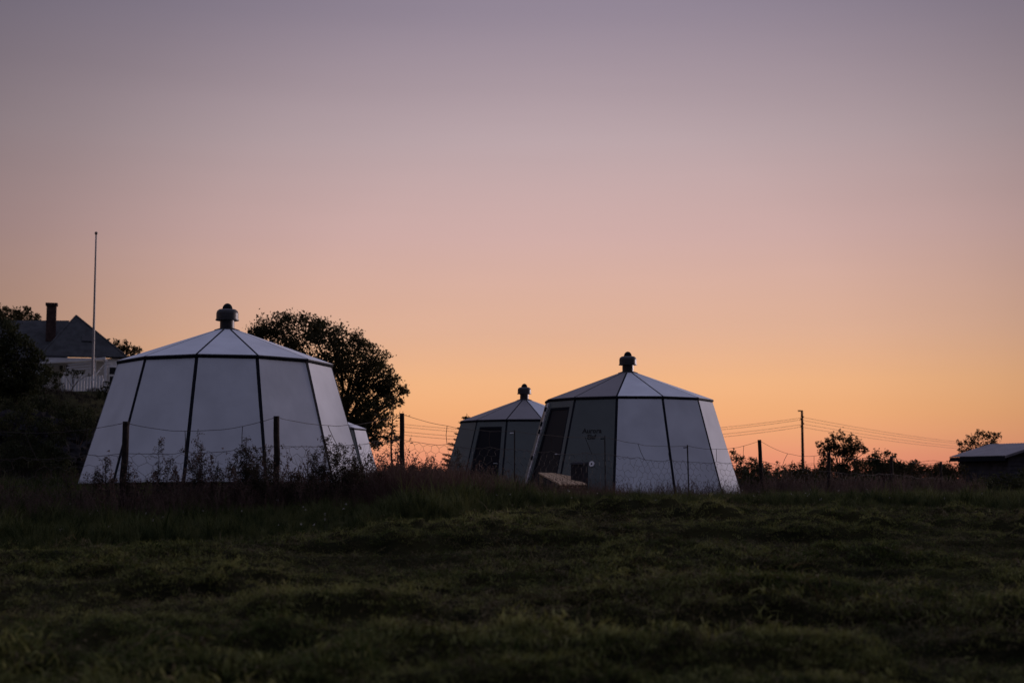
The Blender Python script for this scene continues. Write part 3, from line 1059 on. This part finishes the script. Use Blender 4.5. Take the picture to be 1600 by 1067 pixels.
# long side runs from A (left, far) to B (near corner); gable side runs to the right and away
A = P(1492, 711, 74.0)
B = P(1574, 711, 70.0)
zA = (A[2] + B[2]) / 2
A[2] = B[2] = zA
u = (B - A) / np.linalg.norm(B - A)
v_ = np.array([-u[1], u[0], 0.0])          # away from us
if v_[1] < 0:
    v_ = -v_
Lg, Wg = np.linalg.norm(B - A), 4.4
zg = sb[2] - 0.4
ridge_h = 0.62
def S(a, b, z):
    return A + u * a + v_ * b + np.array([0, 0, z])
for i in range(8):                          # boards on the long side
    z0 = zg - zA + 0.35 + i * 0.21
    if z0 + .2 > -.03:
        break
    for bb, nm in ((0.0, 'board'),):
        MB().hexa([S(.1, 0.10, z0), S(Lg - .1, 0.10, z0), S(Lg - .1, 0.13, z0), S(.1, 0.13, z0)],
                  [S(.1, 0.12, z0 + .2), S(Lg - .1, 0.12, z0 + .2), S(Lg - .1, 0.14, z0 + .2), S(.1, 0.14, z0 + .2)]).build('board', M_SHED, shed, origin=sb)
    MB().hexa([S(Lg - .10, .12, z0), S(Lg - .10, Wg - .1, z0), S(Lg - .13, Wg - .1, z0), S(Lg - .13, .12, z0)],
              [S(Lg - .12, .12, z0 + .2), S(Lg - .12, Wg - .1, z0 + .2), S(Lg - .14, Wg - .1, z0 + .2), S(Lg - .14, .12, z0 + .2)]).build('board', M_SHED, shed, origin=sb)
MB().raw([S(.16, .16, zg - zA), S(Lg - .16, .16, zg - zA), S(Lg - .16, Wg - .16, zg - zA), S(.16, Wg - .16, zg - zA),
          S(.16, .16, -.04), S(Lg - .16, .16, -.04), S(Lg - .16, Wg - .16, -.04), S(.16, Wg - .16, -.04), S(.16, Wg / 2, ridge_h - .1), S(Lg - .16, Wg / 2, ridge_h - .1)],
         [(3, 2, 1, 0), (0, 1, 5, 4), (1, 2, 6, 9, 5), (2, 3, 7, 6), (3, 0, 4, 8, 7), (4, 5, 9, 8), (6, 7, 8, 9)]).build('wall', M_SHED, shed, origin=sb)
for i in range(5):                          # gable boards
    z0 = -.02 + i * .16
    b0 = .16 + (z0 / (ridge_h)) * (Wg / 2) + .1
    if b0 > Wg / 2 - .2:
        break
    MB().hexa([S(Lg - .10, b0, z0), S(Lg - .10, Wg - b0, z0), S(Lg - .13, Wg - b0, z0), S(Lg - .13, b0, z0)],
              [S(Lg - .12, b0 + .2, z0 + .14), S(Lg - .12, Wg - b0 - .2, z0 + .14), S(Lg - .14, Wg - b0 - .2, z0 + .14), S(Lg - .14, b0 + .2, z0 + .14)]).build('board', M_SHED, shed, origin=sb)
# corrugated roof sheets
for s_ in (0, 1):
    ns = 40
    V, Fq = [], []
    for i in range(ns + 1):
        a = -.12 + (Lg + .3) * i / ns
        w = 0.018 * math.sin(i * math.pi / 1.0 * 0.5 * 2) + 0.012 * (i % 2)
        for (bb, z) in ((-.25, -.05), (Wg / 2, ridge_h)):
            bq = bb if s_ == 0 else Wg - bb
            V.append(S(a, bq, z + w))
    for i in range(ns):
        q = (2 * i, 2 * i + 2, 2 * i + 3, 2 * i + 1)
        Fq.append(q if s_ == 0 else q[::-1])
    rf = MB().raw(V, Fq).build('roof', M_TIN, shed, origin=sb)
    md = rf.modifiers.new('thick', 'SOLIDIFY')
    md.thickness = 0.03
MB().hexa([S(-.12, -.24, -.30), S(Lg + .16, -.24, -.30), S(Lg + .16, -.20, -.30), S(-.12, -.20, -.30)],
          [S(-.12, -.24, -.085), S(Lg + .16, -.24, -.085), S(Lg + .16, -.20, -.085), S(-.12, -.20, -.085)]).build('fascia', M_STRIP, shed, origin=sb)
MB().hexa([S(Lg + .14, -.25, -.17), S(Lg + .18, -.25, -.17), S(Lg + .18, Wg / 2, ridge_h - .12), S(Lg + .14, Wg / 2, ridge_h - .12)],
          [S(Lg + .14, -.25, -.055), S(Lg + .18, -.25, -.055), S(Lg + .18, Wg / 2, ridge_h - .005), S(Lg + .14, Wg / 2, ridge_h - .005)]).build('bargeboard', M_TIN, shed, origin=sb)

# ------------------------------------------------------------------ utility pole and cables
UY = 150.0
ub = P(1255, 748, UY)
ub[2] = gz(ub[0], UY)
ut = P(1253, 641, UY)
up_ = empty('utility_pole', ub, label='wooden utility pole carrying the cables, left of the round tree', cat='utility pole')
MB().tube([ub + (ut - ub) * k for k in np.linspace(0, 1, 5)], np.linspace(0.17, 0.12, 5), 8).build('pole', M_UTIL, up_, origin=ub)
MB().box(ut - [0.42, .08, .12], ut + [-.10, .08, .02]).build('arm', M_UTIL, up_, origin=ub)
LA = P(545, 640, 132)
RC_ = P(1700, 688, 330)
levels = (0.75, 1.0, 1.45, 1.75)
words = ('topmost', 'second highest', 'third highest', 'lowest')
for i, dz in enumerate(levels):
    mid = ut - np.array([0.16 * (1 if i % 2 else -1), 0, dz])
    MB().tube([mid - [0, 0, 0], mid + [0, 0, .14]], 0.05, 6).build('insulator', M_UTIL, up_, origin=ub)
    l = LA - np.array([0, 0, dz])
    r = RC_ - np.array([0, 0, dz * 0.9])
    pts = []
    for a, b_, sag in ((l, mid, 1.6), (mid, r, 1.7)):
        ts = np.linspace(0, 1, 26)
        seg = a + (b_ - a) * ts[:, None]
        seg[:, 2] -= sag * 4 * ts * (1 - ts)
        pts.append(seg if not len(pts) else seg[1:])
    pts = np.vstack(pts)
    o = MB().tube(pts, 0.016, 4).build('power_cable', M_CABLE, None, origin=mid)
    tag(o, f'{words[i]} of the four thin cables strung from the utility pole', 'cable', 'overhead cables')

# ------------------------------------------------------------------ wire fence
posts = [  # px, top py, distance, radius, leaning foot px shift
    (-60, 664, 20.2, .05, 0), (197, 658.5, 21.0, .05, -6), (432, 650, 22.3, .048, -1), (628, 645.5, 25.2, .044, 0), (804, 672, 27.2, .014, 0),
    (945, 681, 29.2, .013, 1), (1074, 695, 31.0, .016, 3), (1186.5, 687, 32.6, .044, 6), (1295, 706, 34.6, .045, 0), (1393, 712, 37.2, .04, 0), (1470, 721, 40.0, .04, 0)]
f0 = P(432, 780, 22.3)
f0[2] = gz(f0[0], 22.3)
fence = empty('wire_fence', f0, label='old sagging wire fence with thick posts and netting in front of the huts', cat='fence')
tops, feet = [], []
for i, (px, py, Y, r, sh) in enumerate(posts):
    t = P(px, py, Y)
    b = P(px + sh, 780, Y)
    b[2] = gz(b[0], Y) - .25
    tops.append(t)
    feet.append(b)
    n = 7
    pth = np.array([b + (t - b) * k for k in np.linspace(0, 1, n)])
    thin = r < .02
    if not thin:
        pth[1:-1] += rng.normal(scale=.006, size=(n - 2, 3)) * [1, 1, 0]
        o = MB().tube(pth, np.linspace(r * 1.08, r * .96, n), 10).build('post', M_POST, fence, origin=f0)
    else:
        o = MB().tube(pth, r, 6).build('stake', M_WIRE, fence, origin=f0)
        o['label'] = 'thin metal stake between the thick posts'
        ins = MB().tube([t + [-.09, -.02, -.06], t + [-.02, -.01, -.055]], .013, 6)
        ins.build('insulator', M_WHITE if px == 804 else M_STRIP, o)
        for v in o.children[0].data.vertices:
            v.co -= Vector(f0)


def catenary(a, b, sag, n=14):
    t = np.linspace(0, 1, n)
    p = a + (b - a) * t[:, None]
    p[:, 2] -= sag * 4 * t * (1 - t)
    p[:, 2] += rng.normal(scale=.004, size=n) * np.sin(t * math.pi)
    return p


drop = 0.46
for i in range(len(tops) - 1):
    a, b = tops[i].copy(), tops[i + 1].copy()
    dist = np.linalg.norm(b - a)
    a[1] -= .05
    b[1] -= .05
    a[2] -= .02
    b[2] -= .02
    sag = {0: .12, 1: .17, 2: .16, 3: .10, 4: .05, 5: .08, 6: .13, 7: .20, 8: .12}.get(i, .1)
    top = catenary(a, b, sag)
    MB().tube(top, .0042, 5).build('top_wire', M_WIRE, fence, origin=f0)
    # second wire hangs from droppers
    def lower(k):
        d = {1188: .46}.get(0, drop)
        return d
    al = tops[i] - [0, .05, .47 if posts[i][3] > .02 else .36]
    bl = tops[i + 1] - [0, .05, .47 if posts[i + 1][3] > .02 else .36]
    low = catenary(al, bl, .05)
    nd = 2
    kidx = [int(len(top) * f) for f in (0.4, 0.78)]
    for k in kidx:
        low[k, 2] += .035
        j = k + (rng.integers(-1, 2) if rng.random() < .4 else 0)
        j = int(np.clip(j, 1, len(top) - 2))
        MB().tube([top[k], (top[k] + low[j]) / 2 + rng.normal(scale=.012, size=3), low[j]], .0055, 5).build('dropper', M_WIRE, fence, origin=f0)
    MB().tube(low, .0042, 5).build('lower_wire', M_WIRE, fence, origin=f0)
    # netting: irregular hexagons hanging from the lower wire
    ca, nr = .20 if i < 4 else .17, 5
    nc = int(dist / ca)
    mb = MB()
    G = {}
    for r_ in range(nr + 1):
        for c in range(2 * nc + 1):
            tt = c / (2 * nc)
            p = np.array([np.interp(tt, np.linspace(0, 1, len(low)), low[:, q]) for q in range(3)])
            z = p[2] - r_ * .125 - (.05 if (c + r_) % 2 else 0)
            jit = rng.normal(scale=.014, size=3)
            p = p + jit * [1, .6, .0]
            p[2] = max(z + jit[2], gz(p[0], p[1]) + .01)
            G[r_, c] = p
    for r_ in range(nr):
        for c in range(2 * nc):
            if rng.random() < .1:
                continue
            mb.tube([G[r_, c], G[r_, c + 1]], .0029, 3, cap=False)
            if (c + r_) % 2 and rng.random() > .06:
                mb.tube([G[r_, c], G[r_ + 1, c]], .0029, 3, cap=False)
    o = mb.build('netting', M_WIRE, fence, origin=f0)
    o['kind'] = 'stuff'

# ------------------------------------------------------------------ things by the lettered hut
cA, cB, cC, cD = P(841, 738, 33.6), P(878, 740, 34.4), P(918, 756.5, 32.2), P(875, 756.5, 31.2)
cB = cA + cC - cD
lid_o = (cA + cB + cC + cD) / 4
lid_o[2] = gz(lid_o[0], lid_o[1])
lid = empty('timber_lean_to', lid_o, label='low sloping platform of pale timber boards in front of the lettered hut', cat='platform')
n = np.cross(cC - cD, cA - cD)
n /= np.linalg.norm(n)
if n[2] < 0:
    n = -n
nb = 6
for i in range(nb):
    f0_, f1_ = (i + .09) / nb, (i + .91) / nb
    quad = [cD + (cC - cD) * f0_, cD + (cC - cD) * f1_, cA + (cB - cA) * f1_, cA + (cB - cA) * f0_]
    q = np.array(quad) + n * rng.normal(scale=.004)
    MB().slab(q, n, -.03 + rng.uniform(-.004, .004), rng.uniform(-.004, .006)).build('board', M_TIMBER, lid, origin=lid_o)
for c in (cA, cB, cC, cD):
    w = c + (lid_o - c) * [0.12, .12, 0]
    zg_ = gz(w[0], w[1]) - .1
    MB().box((w[0] - .035, w[1] - .035, zg_), (w[0] + .035, w[1] + .035, w[2] - .06)).build('leg', M_TIMBER, lid, origin=lid_o)
for a, b in ((cA, cB), (cD, cC)):
    q0, q1 = a + (lid_o - a) * [.1, .1, 0] - [0, 0, .075], b + (lid_o - b) * [.1, .1, 0] - [0, 0, .075]
    MB().tube([q0, q1], .03, 4).build('bearer', M_TIMBER, lid, origin=lid_o)

bp = P(905.5, 750, 32.9)
bp[2] = gz(bp[0], bp[1])
bx = empty('storage_box', bp, rz=R(-27), label='dark low box against the lettered hut wall, beside the white disc', cat='box')
hgt = P(905, 722, 32.9)[2] - bp[2]
MB().box((-.15, -.15, .04), (.15, .15, hgt - .05)).build('body', M_BOX, bx)
MB().hexa([(-.17, -.17, hgt - .049), (.17, -.17, hgt - .049), (.17, .17, hgt - .049), (-.17, .17, hgt - .049)],
          [(-.15, -.15, hgt - .01), (.15, -.15, hgt - .01), (.15, .15, hgt + .01), (-.15, .15, hgt + .01)]).build('lid', M_BOX, bx)
for sx in (-1, 1):
    for sy in (-1, 1):
        MB().box((sx * .11 - .03, sy * .11 - .03, -.05), (sx * .11 + .03, sy * .11 + .03, .039)).build('foot', M_BOX, bx)


# ------------------------------------------------------------------ tall weeds at the fence, one thing each
def weed(px, top, Y, kind, lab, width=0.3):
    t = P(px, top, Y)
    b = t.copy()
    b[2] = gz(b[0], Y)
    H = t[2] - b[2]
    root = empty('tall_weed', b, label=lab, cat='weed', group='tall weeds along the wire fence')
    sm = MB()
    lv, sd = [], []
    ns = {'bushy': 4, 'airy': 3, 'dock': 1, 'thistle': 4}[kind]
    for s in range(ns):
        hh = H * (1 if s == 0 else rng.uniform(.55, .95))
        lean = np.array([rng.normal(scale=.10), rng.normal(scale=.08), 0]) * (0.3 if s == 0 else 1.3)
        foot = np.array([rng.normal(scale=.05), rng.normal(scale=.05), -.03])
        ts = np.linspace(0, 1, 8)
        st = foot + np.stack([lean[0] * ts ** 1.4, lean[1] * ts ** 1.4, hh * ts], 1)
        sm.tube(st, np.linspace(.0065, .0025, 8), 4)
        def at(q):
            return np.array([np.interp(q, ts, st[:, i]) for i in range(3)])
        if kind == 'dock':
            for q in rng.uniform(.35, 1, 260):
                w = .062 * math.sin(math.pi * min(1, (1.02 - q) / .62)) ** .7 + .006
                a = rng.uniform(0, 6.28)
                sd.append(at(q) + np.array([math.cos(a) * w * rng.uniform(.2, 1), math.sin(a) * w * rng.uniform(.2, 1), rng.normal(scale=.012)]))
            for q in rng.uniform(.02, .4, 14):
                lv.append(at(q) + rng.normal(scale=.06, size=3))
        else:
            nbr = {'bushy': 22, 'airy': 19, 'thistle': 11}[kind]
            for q in rng.uniform(.12 if kind == 'bushy' else .3, .98, nbr):
                p = at(q)
                a = rng.uniform(0, 6.28)
                L = width * rng.uniform(.35, 1) * (1.05 - q * .8)
                e = p + np.array([math.cos(a) * L, math.sin(a) * L, L * rng.uniform(.3, 1.2)])
                sm.tube(bend_path(p, e, 4, -.1), np.linspace(.0032, .0016, 4), 3)
                m_ = {'bushy': 13, 'airy': 8, 'thistle': 8}[kind]
                f = rng.uniform(.15, 1.05, m_)
                lv += list(p + (e - p) * f[:, None] + rng.normal(scale=.022, size=(m_, 3)))
                k2 = {'bushy': 4, 'airy': 6, 'thistle': 5}[kind]
                sd += list(e + rng.normal(scale=.022, size=(k2, 3)))
            for q in rng.uniform(.8, 1, 14):
                sd.append(at(q) + rng.normal(scale=.018, size=3))
    sm.build('stem', M_STEM, root)
    v, f = leaves(np.array(lv), .044 if kind != 'airy' else .038, .34)
    tag(link('leaves', quick_mesh('leaves', v, f, M_WEED), root), kind='stuff')
    v, f = leaves(np.array(sd), .022 if kind != 'dock' else .026, .8)
    tag(link('seed_head', quick_mesh('seed_head', v, f, M_SEED), root), kind='stuff')


W = [
    (132, 733, 20.6, 'airy', 'short thin weed at the lower left corner of the largest hut'),
    (161, 712, 20.8, 'airy', 'airy weed with seed heads left of the leftmost thick post'),
    (210, 722, 20.6, 'airy', 'small weed leaning on the right side of the leftmost thick post'),
    (229, 733, 21.2, 'dock', 'short dark dock spike just right of the leftmost thick post'),
    (253, 682, 21.6, 'airy', 'tall airy weed standing alone right of the leftmost thick post'),
    (282, 724, 21.2, 'dock', 'dark dock spike touching the second seam of the largest hut'),
    (301, 690, 22.0, 'airy', 'airy weed in front of the hut seam, left of the tallest thin weed'),
    (312, 667, 22.0, 'airy', 'tallest thin weed with a tuft at its tip, at the upper wire'),
    (335, 707, 21.4, 'dock', 'thick dark dock spike rising between the two left posts'),
    (352, 716, 21.5, 'airy', 'small weed with a forked top right of the thick dock spike'),
    (366, 729, 21.3, 'dock', 'leaning brown dock spike below the dropper wire'),
    (373, 702, 22.0, 'bushy', 'bushy weed below the dropper wire of the left span'),
    (391, 680, 22.2, 'bushy', 'tall bushy weed on the left of the second thick post'),
    (404, 700, 21.8, 'bushy', 'dense weed between the third hut seam and the second thick post'),
    (417, 690, 22.6, 'bushy', 'leafy weed touching the second thick post'),
    (450, 728, 21.8, 'airy', 'low weed just right of the second thick post'),
    (470, 737, 21.9, 'airy', 'short sparse weed under the netting right of the second post'),
    (497, 683, 23.0, 'bushy', 'loose tall weed left of the fourth hut seam'),
    (515, 689, 23.0, 'bushy', 'dark dense weed with pointed top at the fourth hut seam'),
    (537, 692, 23.4, 'bushy', 'slim tall weed at the lower right of the largest hut'),
    (553, 712, 23.2, 'bushy', 'bushy weed at the right foot of the largest hut'),
    (574, 728, 23.6, 'bushy', 'low bushy weed in front of the half hidden pale hut'),
    (590, 735, 24.0, 'bushy', 'dark weed just right of the half hidden pale hut'),
    (486, 742, 22.6, 'bushy', 'low spreading weed at the bottom centre of the hut right half'),
    (664, 720, 26.0, 'airy', 'thin weed with a round dark head right of the third thick post'),
    (678, 710, 26.2, 'airy', 'thin weed against the sky below the dropper wire'),
    (710, 700, 27.0, 'airy', 'slim stalk in front of the spruce boughs'),
    (1318, 748, 36.0, 'thistle', 'pale thistle left of the low dark bush behind the fence'),
    (1430, 742, 37.5, 'thistle', 'pale weed in front of the low bramble bush'),
    (1520, 738, 38.5, 'thistle', 'thistly weed in front of the shed wall'),
]
for px, top, Y, kind, lab in W:
    weed(px, top, Y, kind, lab, .34 if kind == 'bushy' else .26)

# ------------------------------------------------------------------ grass (instances scattered by geometry nodes)
def tuft(name, nb, h, spread, lean, w, m, seg=3, seed=False):
    V, F, n0 = [], [], 0
    for i in range(nb):
        a = rng.uniform(0, 6.28)
        r = spread * math.sqrt(rng.random())
        p = np.array([r * math.cos(a), r * math.sin(a), -.02])
        d = rng.uniform(0, 6.28)
        ln = lean * rng.uniform(.2, 1.0)
        hh = h * rng.uniform(.5, 1.05)
        s = np.linspace(0, 1, seg + 1)
        hor = ln * hh * s ** 1.8
        zz = hh * (s - .35 * ln * s ** 2.5)
        spine = p + np.stack([np.cos(d) * hor, np.sin(d) * hor, zz], 1)
        side = np.array([-math.sin(d), math.cos(d), 0]) if rng.random() < .5 else np.array([math.cos(d + 1), math.sin(d + 1), 0])
        ww = w * rng.uniform(.6, 1.2) * (1 - s ** 2) + w * .06
        vv = np.stack([spine - side * ww[:, None] / 2, spine + side * ww[:, None] / 2], 1).reshape(-1, 3)
        V.append(vv)
        for k in range(seg):
            F.append((n0 + 2 * k, n0 + 2 * k + 1, n0 + 2 * k + 3, n0 + 2 * k + 2))
        n0 += len(vv)
        if seed and rng.random() < .55:
            tip = spine[-1]
            for q in range(7 if seed != 2 else 20):
                if seed == 2:
                    kk = rng.uniform(.45, 1)
                    c = np.array([np.interp(kk, s, spine[:, i]) for i in range(3)]) + rng.normal(scale=.035, size=3) * (1.25 - kk)
                    lv_, _ = leaves(c[None], .045, .4)
                else:
                    c = tip + np.array([rng.normal(scale=.008), rng.normal(scale=.008), -q * .02 + rng.normal(scale=.005)])
                    lv_, _ = leaves(c[None], .022, .5)
                V.append(lv_)
                F.append((n0, n0 + 1, n0 + 2, n0 + 3))
                n0 += 4
    return bpy.data.objects.new(name, quick_mesh(name, np.vstack(V), F, m))


def scatter(name, protos, pts, rot, scl, which, label, cat):
    pc = bpy.data.collections.new(name + '_tufts')
    for i, o in enumerate(protos):
        pc.objects.link(o)
    me = bpy.data.meshes.new(name)
    me.vertices.add(len(pts))
    me.vertices.foreach_set('co', np.asarray(pts, np.float32).ravel())
    a = me.attributes.new('rot', 'FLOAT_VECTOR', 'POINT')
    a.data.foreach_set('vector', np.asarray(rot, np.float32).ravel())
    a = me.attributes.new('scl', 'FLOAT', 'POINT')
    a.data.foreach_set('value', np.asarray(scl, np.float32))
    a = me.attributes.new('pick', 'INT', 'POINT')
    a.data.foreach_set('value', np.asarray(which, np.int32))
    o = link(name, me)
    tag(o, label, cat, kind='stuff')
    ng = bpy.data.node_groups.new(name, 'GeometryNodeTree')
    ng.interface.new_socket('Geometry', in_out='INPUT', socket_type='NodeSocketGeometry')
    ng.interface.new_socket('Geometry', in_out='OUTPUT', socket_type='NodeSocketGeometry')
    N = ng.nodes
    gi, go = N.new('NodeGroupInput'), N.new('NodeGroupOutput')
    ci = N.new('GeometryNodeCollectionInfo')
    ci.inputs['Collection'].default_value = pc
    ci.inputs['Separate Children'].default_value = True
    ci.inputs['Reset Children'].default_value = True
    io = N.new('GeometryNodeInstanceOnPoints')
    io.inputs['Pick Instance'].default_value = True
    def attr(nm, t):
        n = N.new('GeometryNodeInputNamedAttribute')
        n.data_type = t
        n.inputs['Name'].default_value = nm
        return n.outputs['Attribute']
    e2r = N.new('FunctionNodeEulerToRotation')
    L = ng.links
    L.new(gi.outputs[0], io.inputs['Points'])
    L.new(ci.outputs[0], io.inputs['Instance'])
    L.new(attr('pick', 'INT'), io.inputs['Instance Index'])
    L.new(attr('rot', 'FLOAT_VECTOR'), e2r.inputs[0])
    L.new(e2r.outputs[0], io.inputs['Rotation'])
    L.new(attr('scl', 'FLOAT'), io.inputs['Scale'])
    L.new(io.outputs[0], go.inputs[0])
    md = o.modifiers.new('scatter', 'NODES')
    md.node_group = ng
    return o


def wedge(n, y0, y1, pad=1.5, power=1.0):
    """random ground places inside the view wedge, a little beyond it at the sides"""
    y = y0 + (y1 - y0) * rng.random(n) ** power
    half = y * 0.36 + pad
    x = rng.uniform(-1, 1, n) * half
    return x, y


# 1 short mown grass on the lumpy rows
x, y = wedge(105000, 6.2, 24.0)
keep = (y < mow_edge(x) + .5)
x, y = x[keep], y[keep]
z = ground(x, y)
mh = mounds(x, y)
n = len(x)
prot = [tuft('mown_tuft', 34, .036, .08, 1.5, .0045, M_GMOWN, 3) for _ in range(6)] + [tuft('hay_tuft', 24, .032, .10, 2.8, .005, M_HAY, 3) for _ in range(4)]
rot = np.stack([rng.normal(scale=.35, size=n), rng.normal(scale=.35, size=n), rng.uniform(0, 6.28, n)], 1)
scl = rng.uniform(.55, 1.35, n) * (1 + 1.6 * np.clip(mh, 0, .25)) * (1 + .6 * np.clip(noise(x * .8, y * .8, 31), 0, 1)) * (1 + .5 * (rng.random(n) < .01))
scatter('mown_grass', prot, np.stack([x, y, z], 1), rot, scl, np.where(rng.random(n) < np.clip(.14 + 4.0 * mh + .5 * noise(x * .7, y * .9, 41), .04, .75), rng.integers(6, 10, n), rng.integers(0, 6, n)), 'short mown grass lying in uneven rows over the field', 'grass')

# 2 uncut green grass below and around the fence
x, y = wedge(30000, 14.5, 34.0, 2.0)
e = mow_edge(x)
hL = np.interp(x, [-12, -5, -2.4, -0.8, 1, 3, 12], [.30, .27, .25, .36, .24, .17, .24])
keep = (y > e - .15) & (y < 30 + 4 * sstep(0, 4, x))
inhut = (np.hypot(x + 5.68, y - 28.2) < 2.8) | (np.hypot(x - 2.94, y - 36) < 2.8)
keep &= ~inhut
x, y, e, hL = x[keep], y[keep], e[keep], hL[keep]
n = len(x)
hh = hL * rng.uniform(.55, 1.15, n) * (1 + .6 * (rng.random(n) < .05)) * (0.45 + 0.55 * sstep(0, 1.6, y - e)) * (1 + .5 * noise(x * 1.3, y * 1.1, 33))
prot = [tuft('grass_tuft', 26, 1.0, .22, .75, .020, M_GTALL, 4) for _ in range(6)]
rot = np.stack([rng.normal(scale=.12, size=n), rng.normal(scale=.12, size=n), rng.uniform(0, 6.28, n)], 1)
scatter('tall_grass', prot, np.stack([x, y, ground(x, y)], 1), rot, np.clip(hh, .07, .7), rng.integers(0, len(prot), n), 'uncut dark green grass on the crest along the fence', 'grass')

# 3 reddish seeding grass between the huts and along the right part of the fence
x, y = wedge(26000, 20, 42.0, 2.0)
pxx = 800 + x / y * FPX
dens = np.interp(pxx, [-50, 380, 560, 600, 720, 800, 900, 985, 1060, 1140, 1200, 1650], [.06, .06, .18, 1.0, 1.0, .9, .8, .5, .22, .25, .18, .2])
lo = mow_edge(x) + np.interp(pxx, [0, 560, 700, 900, 1100, 1600], [4.5, 4.5, 2.5, 2.6, 4.0, 5.0])
keep = (rng.random(len(x)) < dens) & (y > lo) & ~((np.hypot(x + 5.68, y - 28.2) < 2.8) | (np.hypot(x - 2.94, y - 36) < 2.85))
x, y, pxx = x[keep], y[keep], pxx[keep]
n = len(x)
hr = np.interp(pxx, [0, 560, 610, 700, 760, 840, 960, 1060, 1140, 1200, 1650], [.45, .5, .70, .66, .52, .40, .34, .26, .24, .24, .28])
hr = hr * rng.uniform(.55, 1.1, n) * (1 + .25 * noise(x * 1.1, y * .9, 37))
prot = [tuft('seed_tuft', 16, 1.0, .22, .55, .012, M_GRED, 4, seed=True) for _ in range(5)]
# seed grains were sized for a metre tall tuft
rot = np.stack([rng.normal(scale=.1, size=n), rng.normal(scale=.1, size=n), rng.uniform(0, 6.28, n)], 1)
scatter('reddish_grass', prot, np.stack([x, y, ground(x, y)], 1), rot, hr, rng.integers(0, len(prot), n), 'dry reddish seeding grass around the fence and huts', 'grass')

# 3b dry stalks with seed heads tangled along the fence
fx = np.array([p[0] for p in tops])
fy = np.array([p[1] for p in tops])
x = rng.uniform(-9, 13, 7500)
y = np.interp(x, fx, fy) + rng.normal(scale=.75, size=len(x)) + .15
pxx = 800 + x / y * FPX
dens = np.interp(pxx, [-50, 100, 250, 560, 720, 830, 960, 1140, 1200, 1650], [.45, .45, .60, .75, .8, .35, .22, .25, .4, .45])
keep = (rng.random(len(x)) < dens) & ~((np.hypot(x + 5.68, y - 28.2) < 2.85) | (np.hypot(x - 2.94, y - 36) < 2.85))
x, y, pxx = x[keep], y[keep], pxx[keep]
n = len(x)
hs = np.interp(pxx, [0, 200, 560, 700, 830, 960, 1140, 1200, 1650], [.46, .48, .54, .72, .5, .42, .45, .6, .62]) * rng.uniform(.45, 1.35, n)
hs *= 1 + .75 * ((rng.random(n) < .16) & (pxx > 150) & (pxx < 640))
prot = [tuft('stalk_tuft', 6, 1.0, .16, .35, .010, M_SEED, 4, seed=2) for _ in range(6)]
rot = np.stack([rng.normal(scale=.13, size=n), rng.normal(scale=.13, size=n), rng.uniform(0, 6.28, n)], 1)
scatter('dry_stalks', prot, np.stack([x, y, ground(x, y)], 1), rot, hs, rng.integers(0, len(prot), n), 'tangle of dry brown stalks and seed heads along the wire fence', 'weeds')

# 4 rough grass on the knoll and further ground
x = rng.uniform(-36, 34, 26000)
y = rng.uniform(30, 86, 26000)
keep = (np.abs(x) < y * .39 + 2) & ((x < -8) | (y > 38)) & ~((np.hypot(x - .405, y - 46.5) < 2.9) | (np.hypot(x + 7.39, y - 51.4) < 2.9) | (np.hypot(x - 2.94, y - 36) < 2.85) | (np.hypot(x + 5.68, y - 28.2) < 2.85))
x, y = x[keep], y[keep]
n = len(x)
rot = np.stack([rng.normal(scale=.15, size=n), rng.normal(scale=.15, size=n), rng.uniform(0, 6.28, n)], 1)
prot = [tuft('rough_tuft', 24, 1.0, .45, .7, .03, M_ROUGH, 3) for _ in range(4)]
scatter('rough_grass', prot, np.stack([x, y, land(x, y)], 1), rot, rng.uniform(.15, .42, n), rng.integers(0, len(prot), n), 'rough grass on the knoll and the ground behind the huts', 'grass')

# 5 little pale flowers dotted on the crest
V, F, n0 = [], [], 0
for i in range(110):
    px = rng.uniform(560, 1560) if i > 30 else rng.uniform(60, 560)
    Y = rng.uniform(21.5, 30) if i > 30 else rng.uniform(17, 22)
    xx = (px - 800) / FPX * Y
    if Y < mow_edge(xx):
        continue
    zz = float(ground(xx, Y)) + rng.uniform(.10, .24)
    c = np.array([xx, Y, zz])
    cc = c + rng.normal(scale=.007, size=(9, 3))
    v, f = leaves(cc, .011, .8)
    V.append(v)
    F.append(f + n0)
    n0 += len(v)
o = link('clover_flowers', quick_mesh('clover_flowers', np.vstack(V), np.vstack(F), M_PETAL))
tag(o, 'tiny pale clover flowers dotted through the grass on the crest', 'flowers', kind='stuff')
